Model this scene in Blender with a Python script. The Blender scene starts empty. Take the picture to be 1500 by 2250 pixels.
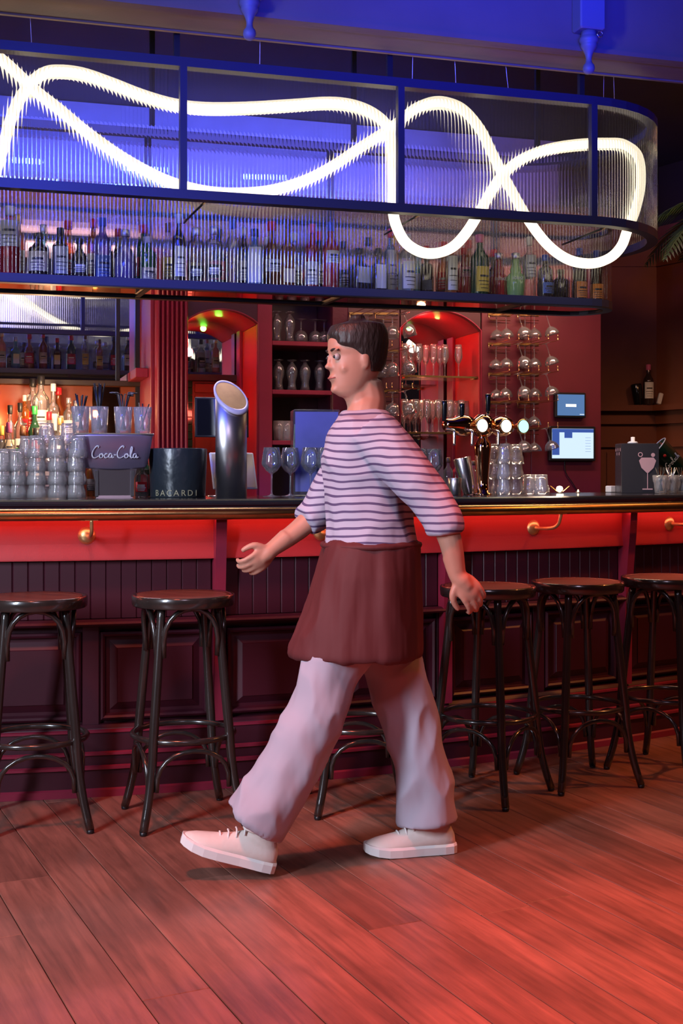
import bpy, math, random
from math import sin, cos, pi, sqrt, atan2, radians
from mathutils import Vector, Matrix
random.seed(7)
C = bpy.context.scene.collection
SC = bpy.context.scene
# ---------------------------------------------------------------- camera
F = 2700.0; H = 1.22; HY = 1039.0
cd = bpy.data.cameras.new('camera'); cam = bpy.data.objects.new('camera', cd); C.objects.link(cam)
cam.location = (0, 0, H); cam.rotation_euler = (pi/2, 0, 0)
cd.sensor_fit = 'VERTICAL'; cd.sensor_height = 36; cd.lens = 36*F/2250; cd.shift_y = -(1125-HY)/2250
cd.clip_end = 60; SC.camera = cam
# ---------------------------------------------------------------- world, lights, exposure
w = bpy.data.worlds.new('world'); SC.world = w; w.use_nodes = True
w.node_tree.nodes['Background'].inputs[0].default_value = (.03, .016, .02, 1)
w.node_tree.nodes['Background'].inputs[1].default_value = .30
vs = SC.view_settings; vs.view_transform = 'Standard'; vs.look = 'None'; vs.exposure = 0; vs.gamma = 1
vs.use_curve_mapping = False
cy = SC.cycles
cy.use_denoising = True; cy.transparent_max_bounces = 48; cy.max_bounces = 10; cy.glossy_bounces = 6
cy.transmission_bounces = 8; cy.diffuse_bounces = 3; cy.sample_clamp_indirect = 3.0
cy.caustics_refractive = False; cy.caustics_reflective = False

def aim(o, tgt):
    o.rotation_euler = (Vector(tgt)-o.location).to_track_quat('-Z', 'Y').to_euler()
def area(name, loc, tgt, col, power, sx, sy=None, spread=None):
    l = bpy.data.lights.new(name, 'AREA'); l.color = col; l.energy = power
    l.shape = 'RECTANGLE'; l.size = sx; l.size_y = sy or sx
    if spread: l.spread = radians(spread)
    o = bpy.data.objects.new(name, l); C.objects.link(o); o.location = loc; aim(o, tgt); return o
def spot(name, loc, tgt, col, power, ang, blend=.5, r=.04):
    l = bpy.data.lights.new(name, 'SPOT'); l.color = col; l.energy = power
    l.spot_size = radians(ang); l.spot_blend = blend; l.shadow_soft_size = r
    o = bpy.data.objects.new(name, l); C.objects.link(o); o.location = loc; aim(o, tgt); return o
def point(name, loc, col, power, r=.03):
    l = bpy.data.lights.new(name, 'POINT'); l.color = col; l.energy = power; l.shadow_soft_size = r
    o = bpy.data.objects.new(name, l); C.objects.link(o); o.location = loc; return o
# canopy / back bar frame: s along, m inwards
A = radians(16.3); CA, SA = cos(A), sin(A)
def W(s, m, h=0): return Vector((s*CA-m*SA, s*SA+m*CA, h))
def PX(x, m):
    u = (x-750)/F; t = m/(-SA*u+CA); return t*(CA*u+SA), t
def HT(y, t): return H-(y-HY)*t/F
def SM(x, y, m):
    s, t = PX(x, m); return s, HT(y, t)

RED = (1, .10, .06); BLUE = (.05, .08, 1); WARM = (1, .62, .28); COOL = (.72, .82, 1)
area('cool_side_light', (-2.6, 1.2, 2.2), (-.2, 4.4, .7), COOL, 36, .35, 1.8, 75)  # added light from the left for cool streaks on the stools
area('cool_fill', (.2, .2, 3.4), (.2, 4.2, .7), (.90, .74, 1), 5, .8, .8, 70)
spot('red_floor_spot', (.9, 3.2, 3.5), (.9, 2.5, 0), (1, .085, .045), 620, 60, .8, .15)
spot('red_floor_spot', (-.9, 2.6, 3.5), (-.3, 3.1, 0), (1, .15, .085), 340, 78, .9, .15)
spot('orange_floor_spot', (3.3, 4.6, 3.4), (1.7, 4.5, 0), (1, .30, .07), 260, 60, .8, .06)
spot('pale_floor_spot', (1.6, 1.5, 3.4), (1.05, 2.9, 0), (1, .42, .30), 260, 22, .7, .05)
area('blue_beam_wash', (.6, 2.9, 2.5), (.75, 4.9, 3.45), (.008, .02, 1), 40, 1.8, .4, 60)
spot('blue_canopy_spot', (-2.2, 2.2, 3.1), (-.9, 4.9, 2.5), (.02, .04, 1), 260, 44, .8, .06)
area('blue_wall_wash', W(.7, 7.42, 2.97), W(.7, 8.1, 3.3), (.08, .11, 1), 48, 1.9, .08)
area('blue_wall_wash', W(2.3, 7.42, 2.97), W(2.3, 8.1, 3.3), (.09, .12, 1), 34, 1.1, .08)
for s_ in (.2, .9, 1.6): spot('blue_glass_spot', W(s_, 7.3, 2.98), W(s_, 6.0, 2.60), (.03, .15, 1), 16, 46, .8, .015)
area('blue_bottle_wash', (-1.2, 3.2, 2.75), W(.9, 5.5, 2.2), (.035, .07, 1), 9, .8, .3, 60)
area('warm_beam_wash', W(1.4, 5.0, 2.3), W(1.4, 4.85, 3.0), (1, .50, .20), 1.3, 2.8, .05, 70)
area('warm_bar_wash', W(2.0, 6.5, 2.95), W(2.0, 7.5, 1.4), (1, .50, .52), 9, 4.0, .2, 120)
area('bar_top_light', W(.5, 5.35, 2.0), W(.5, 5.2, 1.1), (1, .78, .92), 6, 1.5, .05, 100)
area('bar_top_light', W(2.4, 5.35, 2.0), W(2.4, 5.35, 1.1), (1, .70, .48), 9, 1.4, .05, 100)
area('back_bar_light', W(3.1, 6.6, 2.75), W(3.1, 7.35, 1.7), (1, .62, .42), 14, 1.4, .06, 120)
area('brown_wall_light', (3.2, 6.2, 3.3), (2.9, 8.6, 1.6), (1, .45, .18), 26, .5, .3)

# ---------------------------------------------------------------- materials
def nmat(name):
    m = bpy.data.materials.new(name); m.use_nodes = True; return m, m.node_tree.nodes, m.node_tree.links
def P(name, col, rough=.5, metal=0, coat=0, var=0, scale=8, bump=0, bscale=60, stretch=None, spec=None, coords='Object'):
    m, n, l = nmat(name); b = n['Principled BSDF']
    b.inputs['Base Color'].default_value = (*col, 1); b.inputs['Roughness'].default_value = rough
    b.inputs['Metallic'].default_value = metal; b.inputs['Coat Weight'].default_value = coat
    b.inputs['Coat Roughness'].default_value = .12
    if spec is not None: b.inputs['Specular IOR Level'].default_value = spec
    if var or bump:
        tc = n.new('ShaderNodeTexCoord'); mp = n.new('ShaderNodeMapping'); l.new(tc.outputs[coords], mp.inputs[0])
        if stretch: mp.inputs['Scale'].default_value = stretch
    if var:
        nz = n.new('ShaderNodeTexNoise'); nz.inputs['Scale'].default_value = scale; nz.inputs['Detail'].default_value = 5
        l.new(mp.outputs[0], nz.inputs[0])
        cr = n.new('ShaderNodeValToRGB'); cr.color_ramp.elements[0].position = .3; cr.color_ramp.elements[1].position = .7
        cr.color_ramp.elements[0].color = (*[c*(1-var) for c in col], 1)
        cr.color_ramp.elements[1].color = (*[min(1, c*(1+var)) for c in col], 1)
        l.new(nz.outputs[0], cr.inputs[0]); l.new(cr.outputs[0], b.inputs['Base Color'])
    if bump:
        nb = n.new('ShaderNodeTexNoise'); nb.inputs['Scale'].default_value = bscale; l.new(mp.outputs[0], nb.inputs[0])
        bp = n.new('ShaderNodeBump'); bp.inputs['Strength'].default_value = bump; bp.inputs['Distance'].default_value = .01
        l.new(nb.outputs[0], bp.inputs['Height']); l.new(bp.outputs[0], b.inputs['Normal'])
    return m
def EM(name, col, st):
    m, n, l = nmat(name); n.remove(n['Principled BSDF']); e = n.new('ShaderNodeEmission')
    e.inputs[0].default_value = (*col, 1); e.inputs[1].default_value = st
    l.new(e.outputs[0], n['Material Output'].inputs[0]); return m
def GL(name, tint=(.97, .98, 1), body=.05, refl=.5, rough=.05, edge=.25, bodycol=None):
    """thin walled glass: clear straight on, mirror-like and milky at grazing angles"""
    m, n, l = nmat(name); n.remove(n['Principled BSDF'])
    tr = n.new('ShaderNodeBsdfTransparent'); tr.inputs[0].default_value = (*tint, 1)
    gl = n.new('ShaderNodeBsdfGlossy'); gl.inputs['Roughness'].default_value = rough
    df = n.new('ShaderNodeBsdfDiffuse'); df.inputs[0].default_value = (*(bodycol or tint), 1)
    lw = n.new('ShaderNodeLayerWeight'); lw.inputs['Blend'].default_value = edge
    mu = n.new('ShaderNodeMath'); mu.operation = 'MULTIPLY_ADD'; mu.inputs[1].default_value = refl; mu.inputs[2].default_value = .03
    mu.use_clamp = True
    l.new(lw.outputs['Fresnel'], mu.inputs[0])
    mx0 = n.new('ShaderNodeMixShader'); mx0.inputs[0].default_value = body
    l.new(tr.outputs[0], mx0.inputs[1]); l.new(df.outputs[0], mx0.inputs[2])
    mx = n.new('ShaderNodeMixShader'); l.new(mu.outputs[0], mx.inputs[0])
    l.new(mx0.outputs[0], mx.inputs[1]); l.new(gl.outputs[0], mx.inputs[2])
    l.new(mx.outputs[0], n['Material Output'].inputs[0]); return m
M = {}
def fluted(tl=.03, ior=1.12, gs=.10):
    m, n, l = nmat('fluted_glass'); n.remove(n['Principled BSDF'])
    g = n.new('ShaderNodeBsdfRefraction'); g.inputs['IOR'].default_value = ior; g.inputs['Roughness'].default_value = .01
    t = n.new('ShaderNodeBsdfTransparent'); t.inputs[0].default_value = (.97, .98, 1, 1)
    d = n.new('ShaderNodeBsdfTranslucent'); d.inputs[0].default_value = (.9, .92, 1, 1)
    s_ = n.new('ShaderNodeBsdfGlossy'); s_.inputs['Roughness'].default_value = .09
    a = n.new('ShaderNodeMixShader'); a.inputs[0].default_value = .45
    l.new(g.outputs[0], a.inputs[1]); l.new(t.outputs[0], a.inputs[2])
    b = n.new('ShaderNodeMixShader'); b.inputs[0].default_value = tl
    l.new(a.outputs[0], b.inputs[1]); l.new(d.outputs[0], b.inputs[2])
    c = n.new('ShaderNodeMixShader'); c.inputs[0].default_value = gs
    l.new(b.outputs[0], c.inputs[1]); l.new(s_.outputs[0], c.inputs[2])
    l.new(c.outputs[0], n['Material Output'].inputs[0]); return m
M['fluted'] = fluted(); M['flutedlow'] = fluted(.02, 1.07, .06); M['flutedback'] = fluted(.12)
M['clear'] = GL('clear_glass', body=.06, refl=.75, edge=.38)
M['clear2'] = GL('thin_clear_glass', body=.045, refl=.8)
M['tumbler'] = GL('cut_tumbler_glass', tint=(1, .98, .99), body=.15, refl=.55, rough=.12, edge=.3)
M['frame'] = P('dark_blue_black_metal', (.028, .028, .065), .45, .1)
M['blackmetal'] = P('black_metal', (.01, .009, .009), .5)
M['tube'] = EM('warm_white_light_tube', (1, .85, .60), 2.6)
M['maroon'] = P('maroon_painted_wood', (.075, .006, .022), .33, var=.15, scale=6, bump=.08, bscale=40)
M['maroonlit'] = P('lit_maroon_painted_wood', (.24, .016, .042), .42, var=.1, scale=5, bump=.05)  # lighter copy of the maroon wood; light falling on it is in the colour
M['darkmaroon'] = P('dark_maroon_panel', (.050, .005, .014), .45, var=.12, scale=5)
M['fascia'] = P('red_cove_paint', (.42, .025, .03), .55, bump=.05, bscale=200)
M['counter'] = P('black_lacquered_counter', (.02, .02, .028), .16, coat=.6, bump=.04, bscale=30)
M['brass'] = P('aged_brass', (.62, .37, .15), .26, 1, var=.12, scale=20)
M['brasspaint'] = P('brushed_gold_brass', (.85, .58, .26), .38, .9, bump=.06, bscale=150)
M['copper'] = P('polished_copper', (.95, .50, .26), .07, 1)
M['steel'] = P('brushed_steel', (.66, .62, .60), .33, 1)
M['chrome'] = P('chrome', (.78, .76, .80), .24, 1)
M['mirror'] = P('mirror', (.72, .74, .78), .01, 1)
M['soffit'] = P('copper_tinted_mirror', (.85, .62, .45), .03, 1)
M['stool'] = P('black_brown_bentwood', (.022, .017, .015), .24, coat=.7, var=.3, scale=20, stretch=(1, 1, .2))
M['ledred'] = EM('red_led_strip', (1, .19, .12), 16)
M['black'] = P('black_plastic', (.01, .01, .012), .35)
M['blackgloss'] = P('black_gloss_plastic', (.008, .008, .01), .12)
M['white'] = P('white_plastic', (.75, .74, .76), .4)
M['paper'] = P('paper_label', (.78, .76, .72), .6)
M['ceil'] = P('dark_brown_ceiling', (.026, .014, .006), .85, var=.2, scale=3)
M['wallup'] = P('pale_plaster', (.55, .52, .55), .8, var=.05)
M['beam'] = P('cream_painted_beam', (.20, .14, .09), .6, var=.08, scale=4, bump=.05)
M['brown'] = P('brown_orange_wall', (.26, .070, .025), .7, var=.15, scale=3, bump=.06)
M['browndk'] = P('dark_brown_wall', (.15, .038, .018), .7, var=.15, scale=3)
M['finial'] = P('greyblue_turned_wood', (.17, .17, .19), .5)

# seat veneer: brown with grain
def woodmat(name, c1, c2, scale=3, rough=.35, coat=.2, stretch=(1, 14, 14), rand=False, bump=.15):
    m, n, l = nmat(name); b = n['Principled BSDF']; b.inputs['Roughness'].default_value = rough
    b.inputs['Coat Weight'].default_value = coat; b.inputs['Coat Roughness'].default_value = .25
    tc = n.new('ShaderNodeTexCoord'); mp = n.new('ShaderNodeMapping'); mp.inputs['Scale'].default_value = stretch
    l.new(tc.outputs['Object'], mp.inputs[0])
    if rand:
        oi = n.new('ShaderNodeObjectInfo'); ad = n.new('ShaderNodeVectorMath'); ad.operation = 'MULTIPLY_ADD'
        cx = n.new('ShaderNodeCombineXYZ'); l.new(oi.outputs['Random'], cx.inputs[0]); l.new(oi.outputs['Random'], cx.inputs[1]); l.new(oi.outputs['Random'], cx.inputs[2])
        ad.inputs[1].default_value = (37, 53, 11); l.new(cx.outputs[0], ad.inputs[0]); l.new(mp.outputs[0], ad.inputs[2])
        src = ad.outputs[0]
    else: src = mp.outputs[0]
    nz = n.new('ShaderNodeTexNoise'); nz.inputs['Scale'].default_value = scale; nz.inputs['Detail'].default_value = 8
    nz.inputs['Roughness'].default_value = .62; nz.inputs['Distortion'].default_value = .4; l.new(src, nz.inputs[0])
    cr = n.new('ShaderNodeValToRGB'); cr.color_ramp.elements[0].position = .33; cr.color_ramp.elements[1].position = .68
    cr.color_ramp.elements[0].color = (*c1, 1); cr.color_ramp.elements[1].color = (*c2, 1)
    l.new(nz.outputs[0], cr.inputs[0])
    out = cr.outputs[0]
    if rand:
        n2 = n.new('ShaderNodeTexNoise'); n2.inputs['Scale'].default_value = 2.2; n2.inputs['Detail'].default_value = 6
        l.new(tc.outputs['Object'], n2.inputs[0])
        r2 = n.new('ShaderNodeMapRange'); r2.inputs[1].default_value = .35; r2.inputs[2].default_value = .65
        r2.inputs[3].default_value = .62; r2.inputs[4].default_value = 1.12; l.new(n2.outputs[0], r2.inputs[0])
        r3 = n.new('ShaderNodeMapRange'); r3.inputs[3].default_value = .78; r3.inputs[4].default_value = 1.18; l.new(oi.outputs['Random'], r3.inputs[0])
        mm = n.new('ShaderNodeMath'); mm.operation = 'MULTIPLY'; l.new(r2.outputs[0], mm.inputs[0]); l.new(r3.outputs[0], mm.inputs[1])
        vm = n.new('ShaderNodeVectorMath'); vm.operation = 'SCALE'; l.new(out, vm.inputs[0]); l.new(mm.outputs[0], vm.inputs['Scale'])
        out = vm.outputs[0]
    l.new(out, b.inputs['Base Color'])
    bp = n.new('ShaderNodeBump'); bp.inputs['Strength'].default_value = bump; bp.inputs['Distance'].default_value = .003
    l.new(nz.outputs[0], bp.inputs['Height']); l.new(bp.outputs[0], b.inputs['Normal'])
    return m
M['floor'] = woodmat('worn_wood_floorboard', (.17, .075, .053), (.34, .145, .105), 2.5, .42, .12, (14, 1.0, 1), rand=True, bump=.25)
M['seat'] = woodmat('brown_seat_veneer', (.07, .022, .012), (.17, .06, .03), 3, .3, .3, (1.5, 9, 4))
M['shelfdk'] = P('dark_wood', (.03, .018, .014), .4, coat=.2)

# ---------------------------------------------------------------- mesh helpers
class MB:
    def __init__(s): s.v = []; s.f = []; s.sm = []
    def add(s, vs, fs, smooth=False, mt=None):
        o = len(s.v)
        s.v += [tuple(mt @ Vector(v)) for v in vs] if mt else [tuple(v) for v in vs]
        s.f += [tuple(i+o for i in f) for f in fs]; s.sm += [smooth]*len(fs); return s
    def box(s, c, d, rz=0, mt=None):
        x, y, z = (k/2 for k in d); R = Matrix.Translation(c) @ Matrix.Rotation(rz, 4, 'Z')
        if mt: R = mt @ R
        v = [(-x, -y, -z), (x, -y, -z), (x, y, -z), (-x, y, -z), (-x, -y, z), (x, -y, z), (x, y, z), (-x, y, z)]
        return s.add(v, [(0, 3, 2, 1), (4, 5, 6, 7), (0, 1, 5, 4), (1, 2, 6, 5), (2, 3, 7, 6), (3, 0, 4, 7)], False, R)
    def bbox(s, c, d, b=.003, mt=None):
        """box with chamfered long edges"""
        x, y, z = (k/2 for k in d); b = min(b, x*.9, y*.9, z*.9); vs = []; 
        pts = [(x-b, y), (-(x-b), y), (-x, y-b), (-x, -(y-b)), (-(x-b), -y), (x-b, -y), (x, -(y-b)), (x, y-b)]
        for zz, k in ((-z, 1), (-z+b, 0), (z-b, 0), (z, 1)):
            for px, py in pts:
                vs.append((c[0]+px-(b if k else 0)*(1 if px > 0 else -1), c[1]+py-(b if k else 0)*(1 if py > 0 else -1), c[2]+zz))
        fs = [tuple(range(7, -1, -1)), tuple(range(24, 32))]
        for r in range(3):
            for i in range(8): fs.append((r*8+i, r*8+(i+1) % 8, r*8+8+(i+1) % 8, r*8+8+i))
        return s.add(vs, fs, False, mt)
    def lathe(s, prof, n=24, mt=None, smooth=True, a0=0, a1=2*pi, facet=None):
        full = abs(a1-a0-2*pi) < 1e-6; k = n if full else n+1; vs = []
        for j, (r, z) in enumerate(prof):
            for i in range(k):
                a = a0+(a1-a0)*i/n
                rr = r*(facet(a, z) if facet else 1)
                vs.append((rr*cos(a), rr*sin(a), z))
        fs = []
        for j in range(len(prof)-1):
            for i in range(n):
                i2 = (i+1) % k
                fs.append((j*k+i, j*k+i2, (j+1)*k+i2, (j+1)*k+i))
        return s.add(vs, fs, smooth, mt)
    def tube(s, pts, r, n=10, closed=False, cap=True, flat=1.0):
        pts = [Vector(p) for p in pts]; N = len(pts); rs = r if isinstance(r, (list, tuple)) else [r]*N
        vs = []; up = None
        for i, p in enumerate(pts):
            if closed: t = pts[(i+1) % N]-pts[i-1]
            else: t = pts[min(i+1, N-1)]-pts[max(i-1, 0)]
            t.normalize()
            if up is None:
                up = Vector((0, 0, 1)) if abs(t.z) < .9 else Vector((1, 0, 0))
            u = (up-t*up.dot(t)).normalized(); up = u; v = t.cross(u)
            for k in range(n):
                a = 2*pi*k/n; vs.append(p+u*cos(a)*rs[i]+v*sin(a)*rs[i]*flat)
        fs = []
        for i in range(N if closed else N-1):
            j = (i+1) % N
            for k in range(n):
                k2 = (k+1) % n; fs.append((i*n+k, i*n+k2, j*n+k2, j*n+k))
        if cap and not closed:
            fs.append(tuple(range(n-1, -1, -1))); fs.append(tuple((N-1)*n+k for k in range(n)))
        return s.add(vs, fs, True)
    def grid(s, rows, closed=False, smooth=True, caps=False):
        """rows: list of rings (lists of points)"""
        k = len(rows[0]); vs = [p for r in rows for p in r]; fs = []
        for j in range(len(rows)-1):
            for i in range(k if closed else k-1):
                i2 = (i+1) % k; fs.append((j*k+i, j*k+i2, (j+1)*k+i2, (j+1)*k+i))
        if caps:
            fs.append(tuple(range(k-1, -1, -1))); fs.append(tuple((len(rows)-1)*k+i for i in range(k)))
        return s.add(vs, fs, smooth)
    def mesh(s, name, mat):
        me = bpy.data.meshes.new(name); me.from_pydata(s.v, [], s.f)
        me.polygons.foreach_set('use_smooth', s.sm)
        if mat: me.materials.append(mat)
        me.update(); return me
    def build(s, name, mat, parent=None):
        o = bpy.data.objects.new(name, s.mesh(name, mat)); C.objects.link(o)
        if parent: o.parent = parent
        return o
def inst(name, me, parent=None, loc=(0, 0, 0), rz=0, mt=None):
    o = bpy.data.objects.new(name, me); C.objects.link(o); o.location = loc; o.rotation_euler = (0, 0, rz)
    if mt is not None: o.matrix_local = mt
    if parent: o.parent = parent
    return o
def empty(name, loc=(0, 0, 0), rz=0):
    o = bpy.data.objects.new(name, None); C.objects.link(o); o.location = loc; o.rotation_euler = (0, 0, rz)
    o.empty_display_size = .05; return o
def tag(o, label, cat, group=None):
    o['label'] = label; o['category'] = cat
    if group: o['group'] = group
    return o
def struct(o, label=None):
    o['kind'] = 'structure'
    if label: o['label'] = label
    return o
def copy_tree(o, parent=None):
    c = o.copy(); C.objects.link(c); c.parent = parent
    for ch in list(o.children): copy_tree(ch, c)
    return c
_TX = {}
def text(name, s, size, mat, parent, loc, rot=(pi/2, 0, 0), ext=.0004, align='CENTER', shear=0, sx=1):
    cu = bpy.data.curves.new(name, 'FONT'); cu.body = s; cu.size = size; cu.extrude = ext; cu.align_x = align
    cu.align_y = 'CENTER'; cu.shear = shear; cu.materials.append(mat); cu.resolution_u = 3
    k = (s, size, mat.name, ext, align, shear)
    if k not in _TX:
        t_ = bpy.data.objects.new(name, cu); C.objects.link(t_); dg = bpy.context.evaluated_depsgraph_get()
        _TX[k] = bpy.data.meshes.new_from_object(t_.evaluated_get(dg)); bpy.data.objects.remove(t_)
    o = bpy.data.objects.new(name, _TX[k]); C.objects.link(o); o.parent = parent; o.location = loc; o.rotation_euler = rot
    o.scale = (sx, 1, 1); return o
ORD = ['first', 'second', 'third', 'fourth', 'fifth', 'sixth', 'seventh', 'eighth', 'ninth', 'tenth', 'eleventh', 'twelfth',
       'thirteenth', 'fourteenth', 'fifteenth', 'sixteenth', 'seventeenth', 'eighteenth', 'nineteenth', 'twentieth']
ORD += ['twenty-'+q for q in ORD[:9]] + ['thirtieth'] + ['thirty-'+q for q in ORD[:9]]
def smooth_path(pts, sub=6, closed=False):
    P_ = [Vector(p) for p in pts]; n = len(P_); out = []
    rng = range(n) if closed else range(n-1)
    for i in rng:
        if closed: a, b, c, d = P_[i-1], P_[i], P_[(i+1) % n], P_[(i+2) % n]
        else: a, b, c, d = P_[max(i-1, 0)], P_[i], P_[i+1], P_[min(i+2, n-1)]
        for k in range(sub):
            t = k/sub
            out.append(.5*((2*b)+(c-a)*t+(2*a-5*b+4*c-d)*t*t+(3*b-a-3*c+d)*t**3))
    if not closed: out.append(P_[-1])
    return out

# ================================================================ STRUCTURE
# floorboards, running away to the left
fl = empty('floor'); struct(fl, 'worn reddish wooden plank floor running diagonally under the stools')
bd = Vector((-.4325, .9017, 0)); bq = Vector((.9017, .4325, 0)); BWd = .1665
ang = atan2(bd.y, bd.x)-pi/2
p0 = Vector((-.937, 3.835, 0)).dot(bq)
sub = MB(); sub.box((0, 4.7, -.06), (10.4, 11, .06)); so = sub.build('subfloor', M['shelfdk'], fl)
nb = 0
for k in range(-17, 27):
    q = p0+(k+.5)*BWd
    a = -1.0+random.random()*1.5
    while a < 9.8:
        L = random.uniform(1.7, 2.8); c = bq*q+bd*(a+L/2)
        b = min(a+L, 9.9)
        mid = bq*q+bd*((a+b)/2)
        Zs = mid.y
        if -3.6 < mid.x < 4.4 and -.2 < Zs < 9.6 and abs(mid.x) < 1.2+Zs*.45+1.2:
            mb = MB(); mb.bbox((0, 0, -.0105), (BWd-.0026, (b-a)-.0022, .021), .0016)
            o = mb.build('floorboard', M['floor'], fl); o.location = mid+Vector((0, 0, random.uniform(-.0006, 0))); o.rotation_euler = (0, 0, ang); nb += 1
        a += L
# walls
cb = MB(); cb.box((.2, 4.7, 3.66), (10.4, 11, .1)); struct(cb.build('ceiling', M['ceil']), 'dark brown ceiling above the canopy')
sL = -3.4; sR0 = PX(1320, 7.4)[0]
wb = MB()
c0 = W((sL+sR0)/2, 8.12, 1.8)
wb.box(c0, (sR0-sL, .16, 3.6), A); struct(wb.build('wall_back', M['wallup']), 'blue lit plaster wall above the back bar')
# brown corner walls at right
corner = Vector((2.46, 9.6, 0)); kx = Vector((1.15, 9.6, 0)); rx = Vector((4.9, 5.6, 0))
def wallseg(name, a, b, h0, h1, th, mat, parent=None, off=0):
    d = (b-a); L = d.length; d.normalize(); nrm = Vector((d.y, -d.x, 0))   # towards camera side
    mb = MB(); c = (a+b)/2-nrm*(th/2-off); mb.box((c.x, c.y, (h0+h1)/2), (L, th, h1-h0), atan2(d.y, d.x))
    return mb.build(name, mat, parent)
w1 = wallseg('wall_far', kx, corner, 0, 3.14, .12, M['browndk']); struct(w1, 'dark brown wall beyond the end of the bar')
w2 = wallseg('wall_right', corner, rx, 0, 3.14, .12, M['brown']); struct(w2, 'orange brown wall at right edge')
w1b = wallseg('wall_far_upper', kx, corner, 3.14, 3.61, .14, M['ceil'], w1, off=-.02)
w2b = wallseg('wall_right_upper', corner, rx, 3.14, 3.61, .14, M['ceil'], w2, off=-.02)
for (a, b, wl, mt) in ((kx, corner, w1, M['browndk']), (corner, rx, w2, M['brown'])):
    wallseg('ledge', a, b, 1.70, 1.745, .10, mt, wl, off=.10)
    wallseg('moulding', a, b, 1.60, 1.70, .04, mt, wl, off=.035)
    wallseg('moulding', a, b, 1.42, 1.46, .03, mt, wl, off=.03)
    wallseg('moulding', a, b, 2.83, 2.85, .02, mt, wl, off=.012)
    d = (b-a).normalized(); L = (b-a).length; k = 0
    while k*.42+.1 < L-.3:
        wallseg('wainscot_panel', a+d*(k*.42+.08), a+d*(k*.42+.42), .2, 1.38, .02, mt, wl, off=.012); k += 1
xr = MB(); xr.box((-4.6, 4.7, 1.8), (.12, 11, 3.6)); struct(xr.build('wall_left', M['browndk']), 'dark wall left of the bar outside view')
# beam with painted face and moulded soffit
beam = empty('trim_1'); struct(beam, 'cream ceiling beam with blue lit face across the top')
bmf, bmb = 4.69, 4.935
def mbox(mb, s0, s1, m0, m1, h0, h1):
    return mb.box(W((s0+s1)/2, (m0+m1)/2, (h0+h1)/2), (s1-s0, m1-m0, h1-h0), A)
mb = MB(); mbox(mb, -3.2, 3.4, bmf, bmb, 3.0, 3.61); mb.build('beam', M['beam'], beam)
mb = MB(); mbox(mb, -3.2, 3.4, bmf-.018, bmf+.028, 2.992, 3.010); mb.build('moulding', M['beam'], beam)
mb = MB(); mbox(mb, -3.2, 3.4, bmf+.031, bmf+.052, 2.993, 3.005); mb.build('moulding', M['beam'], beam)
mb = MB(); mbox(mb, -3.2, 3.4, bmf-.012, bmf+.002, 3.008, 3.016); mb.build('moulding', M['beam'], beam)
mb = MB(); mbox(mb, -3.2, 3.4, bmb-.012, bmb+.006, 2.993, 3.02); mb.build('moulding', M['beam'], beam)
fin_prof = [(.0, -.165), (.014, -.163), (.022, -.155), (.0255, -.142), (.023, -.128), (.015, -.119), (.0125, -.110), (.0125, -.098), (.016, -.083), (.024, -.066), (.031, -.055),
            (.033, -.050), (.034, -.044), (.033, -.038), (.038, -.032), (.040, -.024), (.039, -.016), (.034, -.010), (.032, -.004), (.032, .012), (.0, .012)]
for i, (x, lab) in enumerate(((548, 'turned wooden finial hanging from the beam at left of centre'), (1293, 'turned wooden finial hanging from the beam at upper right'))):
    s, t = PX(x, bmf-.045); e = empty('beam_finial', W(s, bmf-.045, 3.053), A); tag(e, lab, 'finial', 'finials under the beam')
    mb = MB(); mb.lathe(fin_prof, 24); mb.build('turned_drop', M['finial'], e)
    mb = MB(); mb.bbox((0, 0, .283), (.115, .082, .54), .006); mb.build('block', M['finial'], e)
    mb = MB(); mb.tube([(.036+.012*cos(a), -.03, -.004+.012*sin(a)) for a in [2*pi*k/12 for k in range(12)]], .0022, 6, closed=True)
    mb.build('hook_ring', M['chrome'], e)

# ================================================================ CANOPY
RF = 4.896; RR = .55
s_end = PX(1305, RF)[0]; s_left = PX(-150, RF)[0]
HB, HT_ = 2.354, 2.846                 # glass bottom / top of the upper ring
def ring_path(mf, r, sl, sr, n=20):
    """closed stadium (s,m): front edge, rounded right end, back edge, rounded left end"""
    pts = [(sl, mf), ((sl*2+sr)/3, mf), ((sl+2*sr)/3, mf)]
    for i in range(n+1):
        a = -pi/2+pi*i/n; pts.append((sr+r*cos(a), mf+r+r*sin(a)))
    pts += [((sl+2*sr)/3, mf+2*r), ((sl*2+sr)/3, mf+2*r)]
    for i in range(n+1):
        a = pi/2+pi*i/n; pts.append((sl+r*cos(a), mf+r+r*sin(a)))
    return pts[:-1]
def path_len(pts, closed=True):
    q = pts+[pts[0]] if closed else pts; L = [0]
    for a, b in zip(q[:-1], q[1:]): L.append(L[-1]+math.hypot(b[0]-a[0], b[1]-a[1]))
    return q, L
def at_len(q, L, u):
    import bisect
    i = min(max(bisect.bisect_right(L, u)-1, 0), len(q)-2); f = (u-L[i])/max(L[i+1]-L[i], 1e-9)
    a, b = q[i], q[i+1]; d = (b[0]-a[0], b[1]-a[1]); k = math.hypot(*d)
    return (a[0]+d[0]*f, a[1]+d[1]*f), (d[1]/k, -d[0]/k)     # point, outward normal
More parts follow.
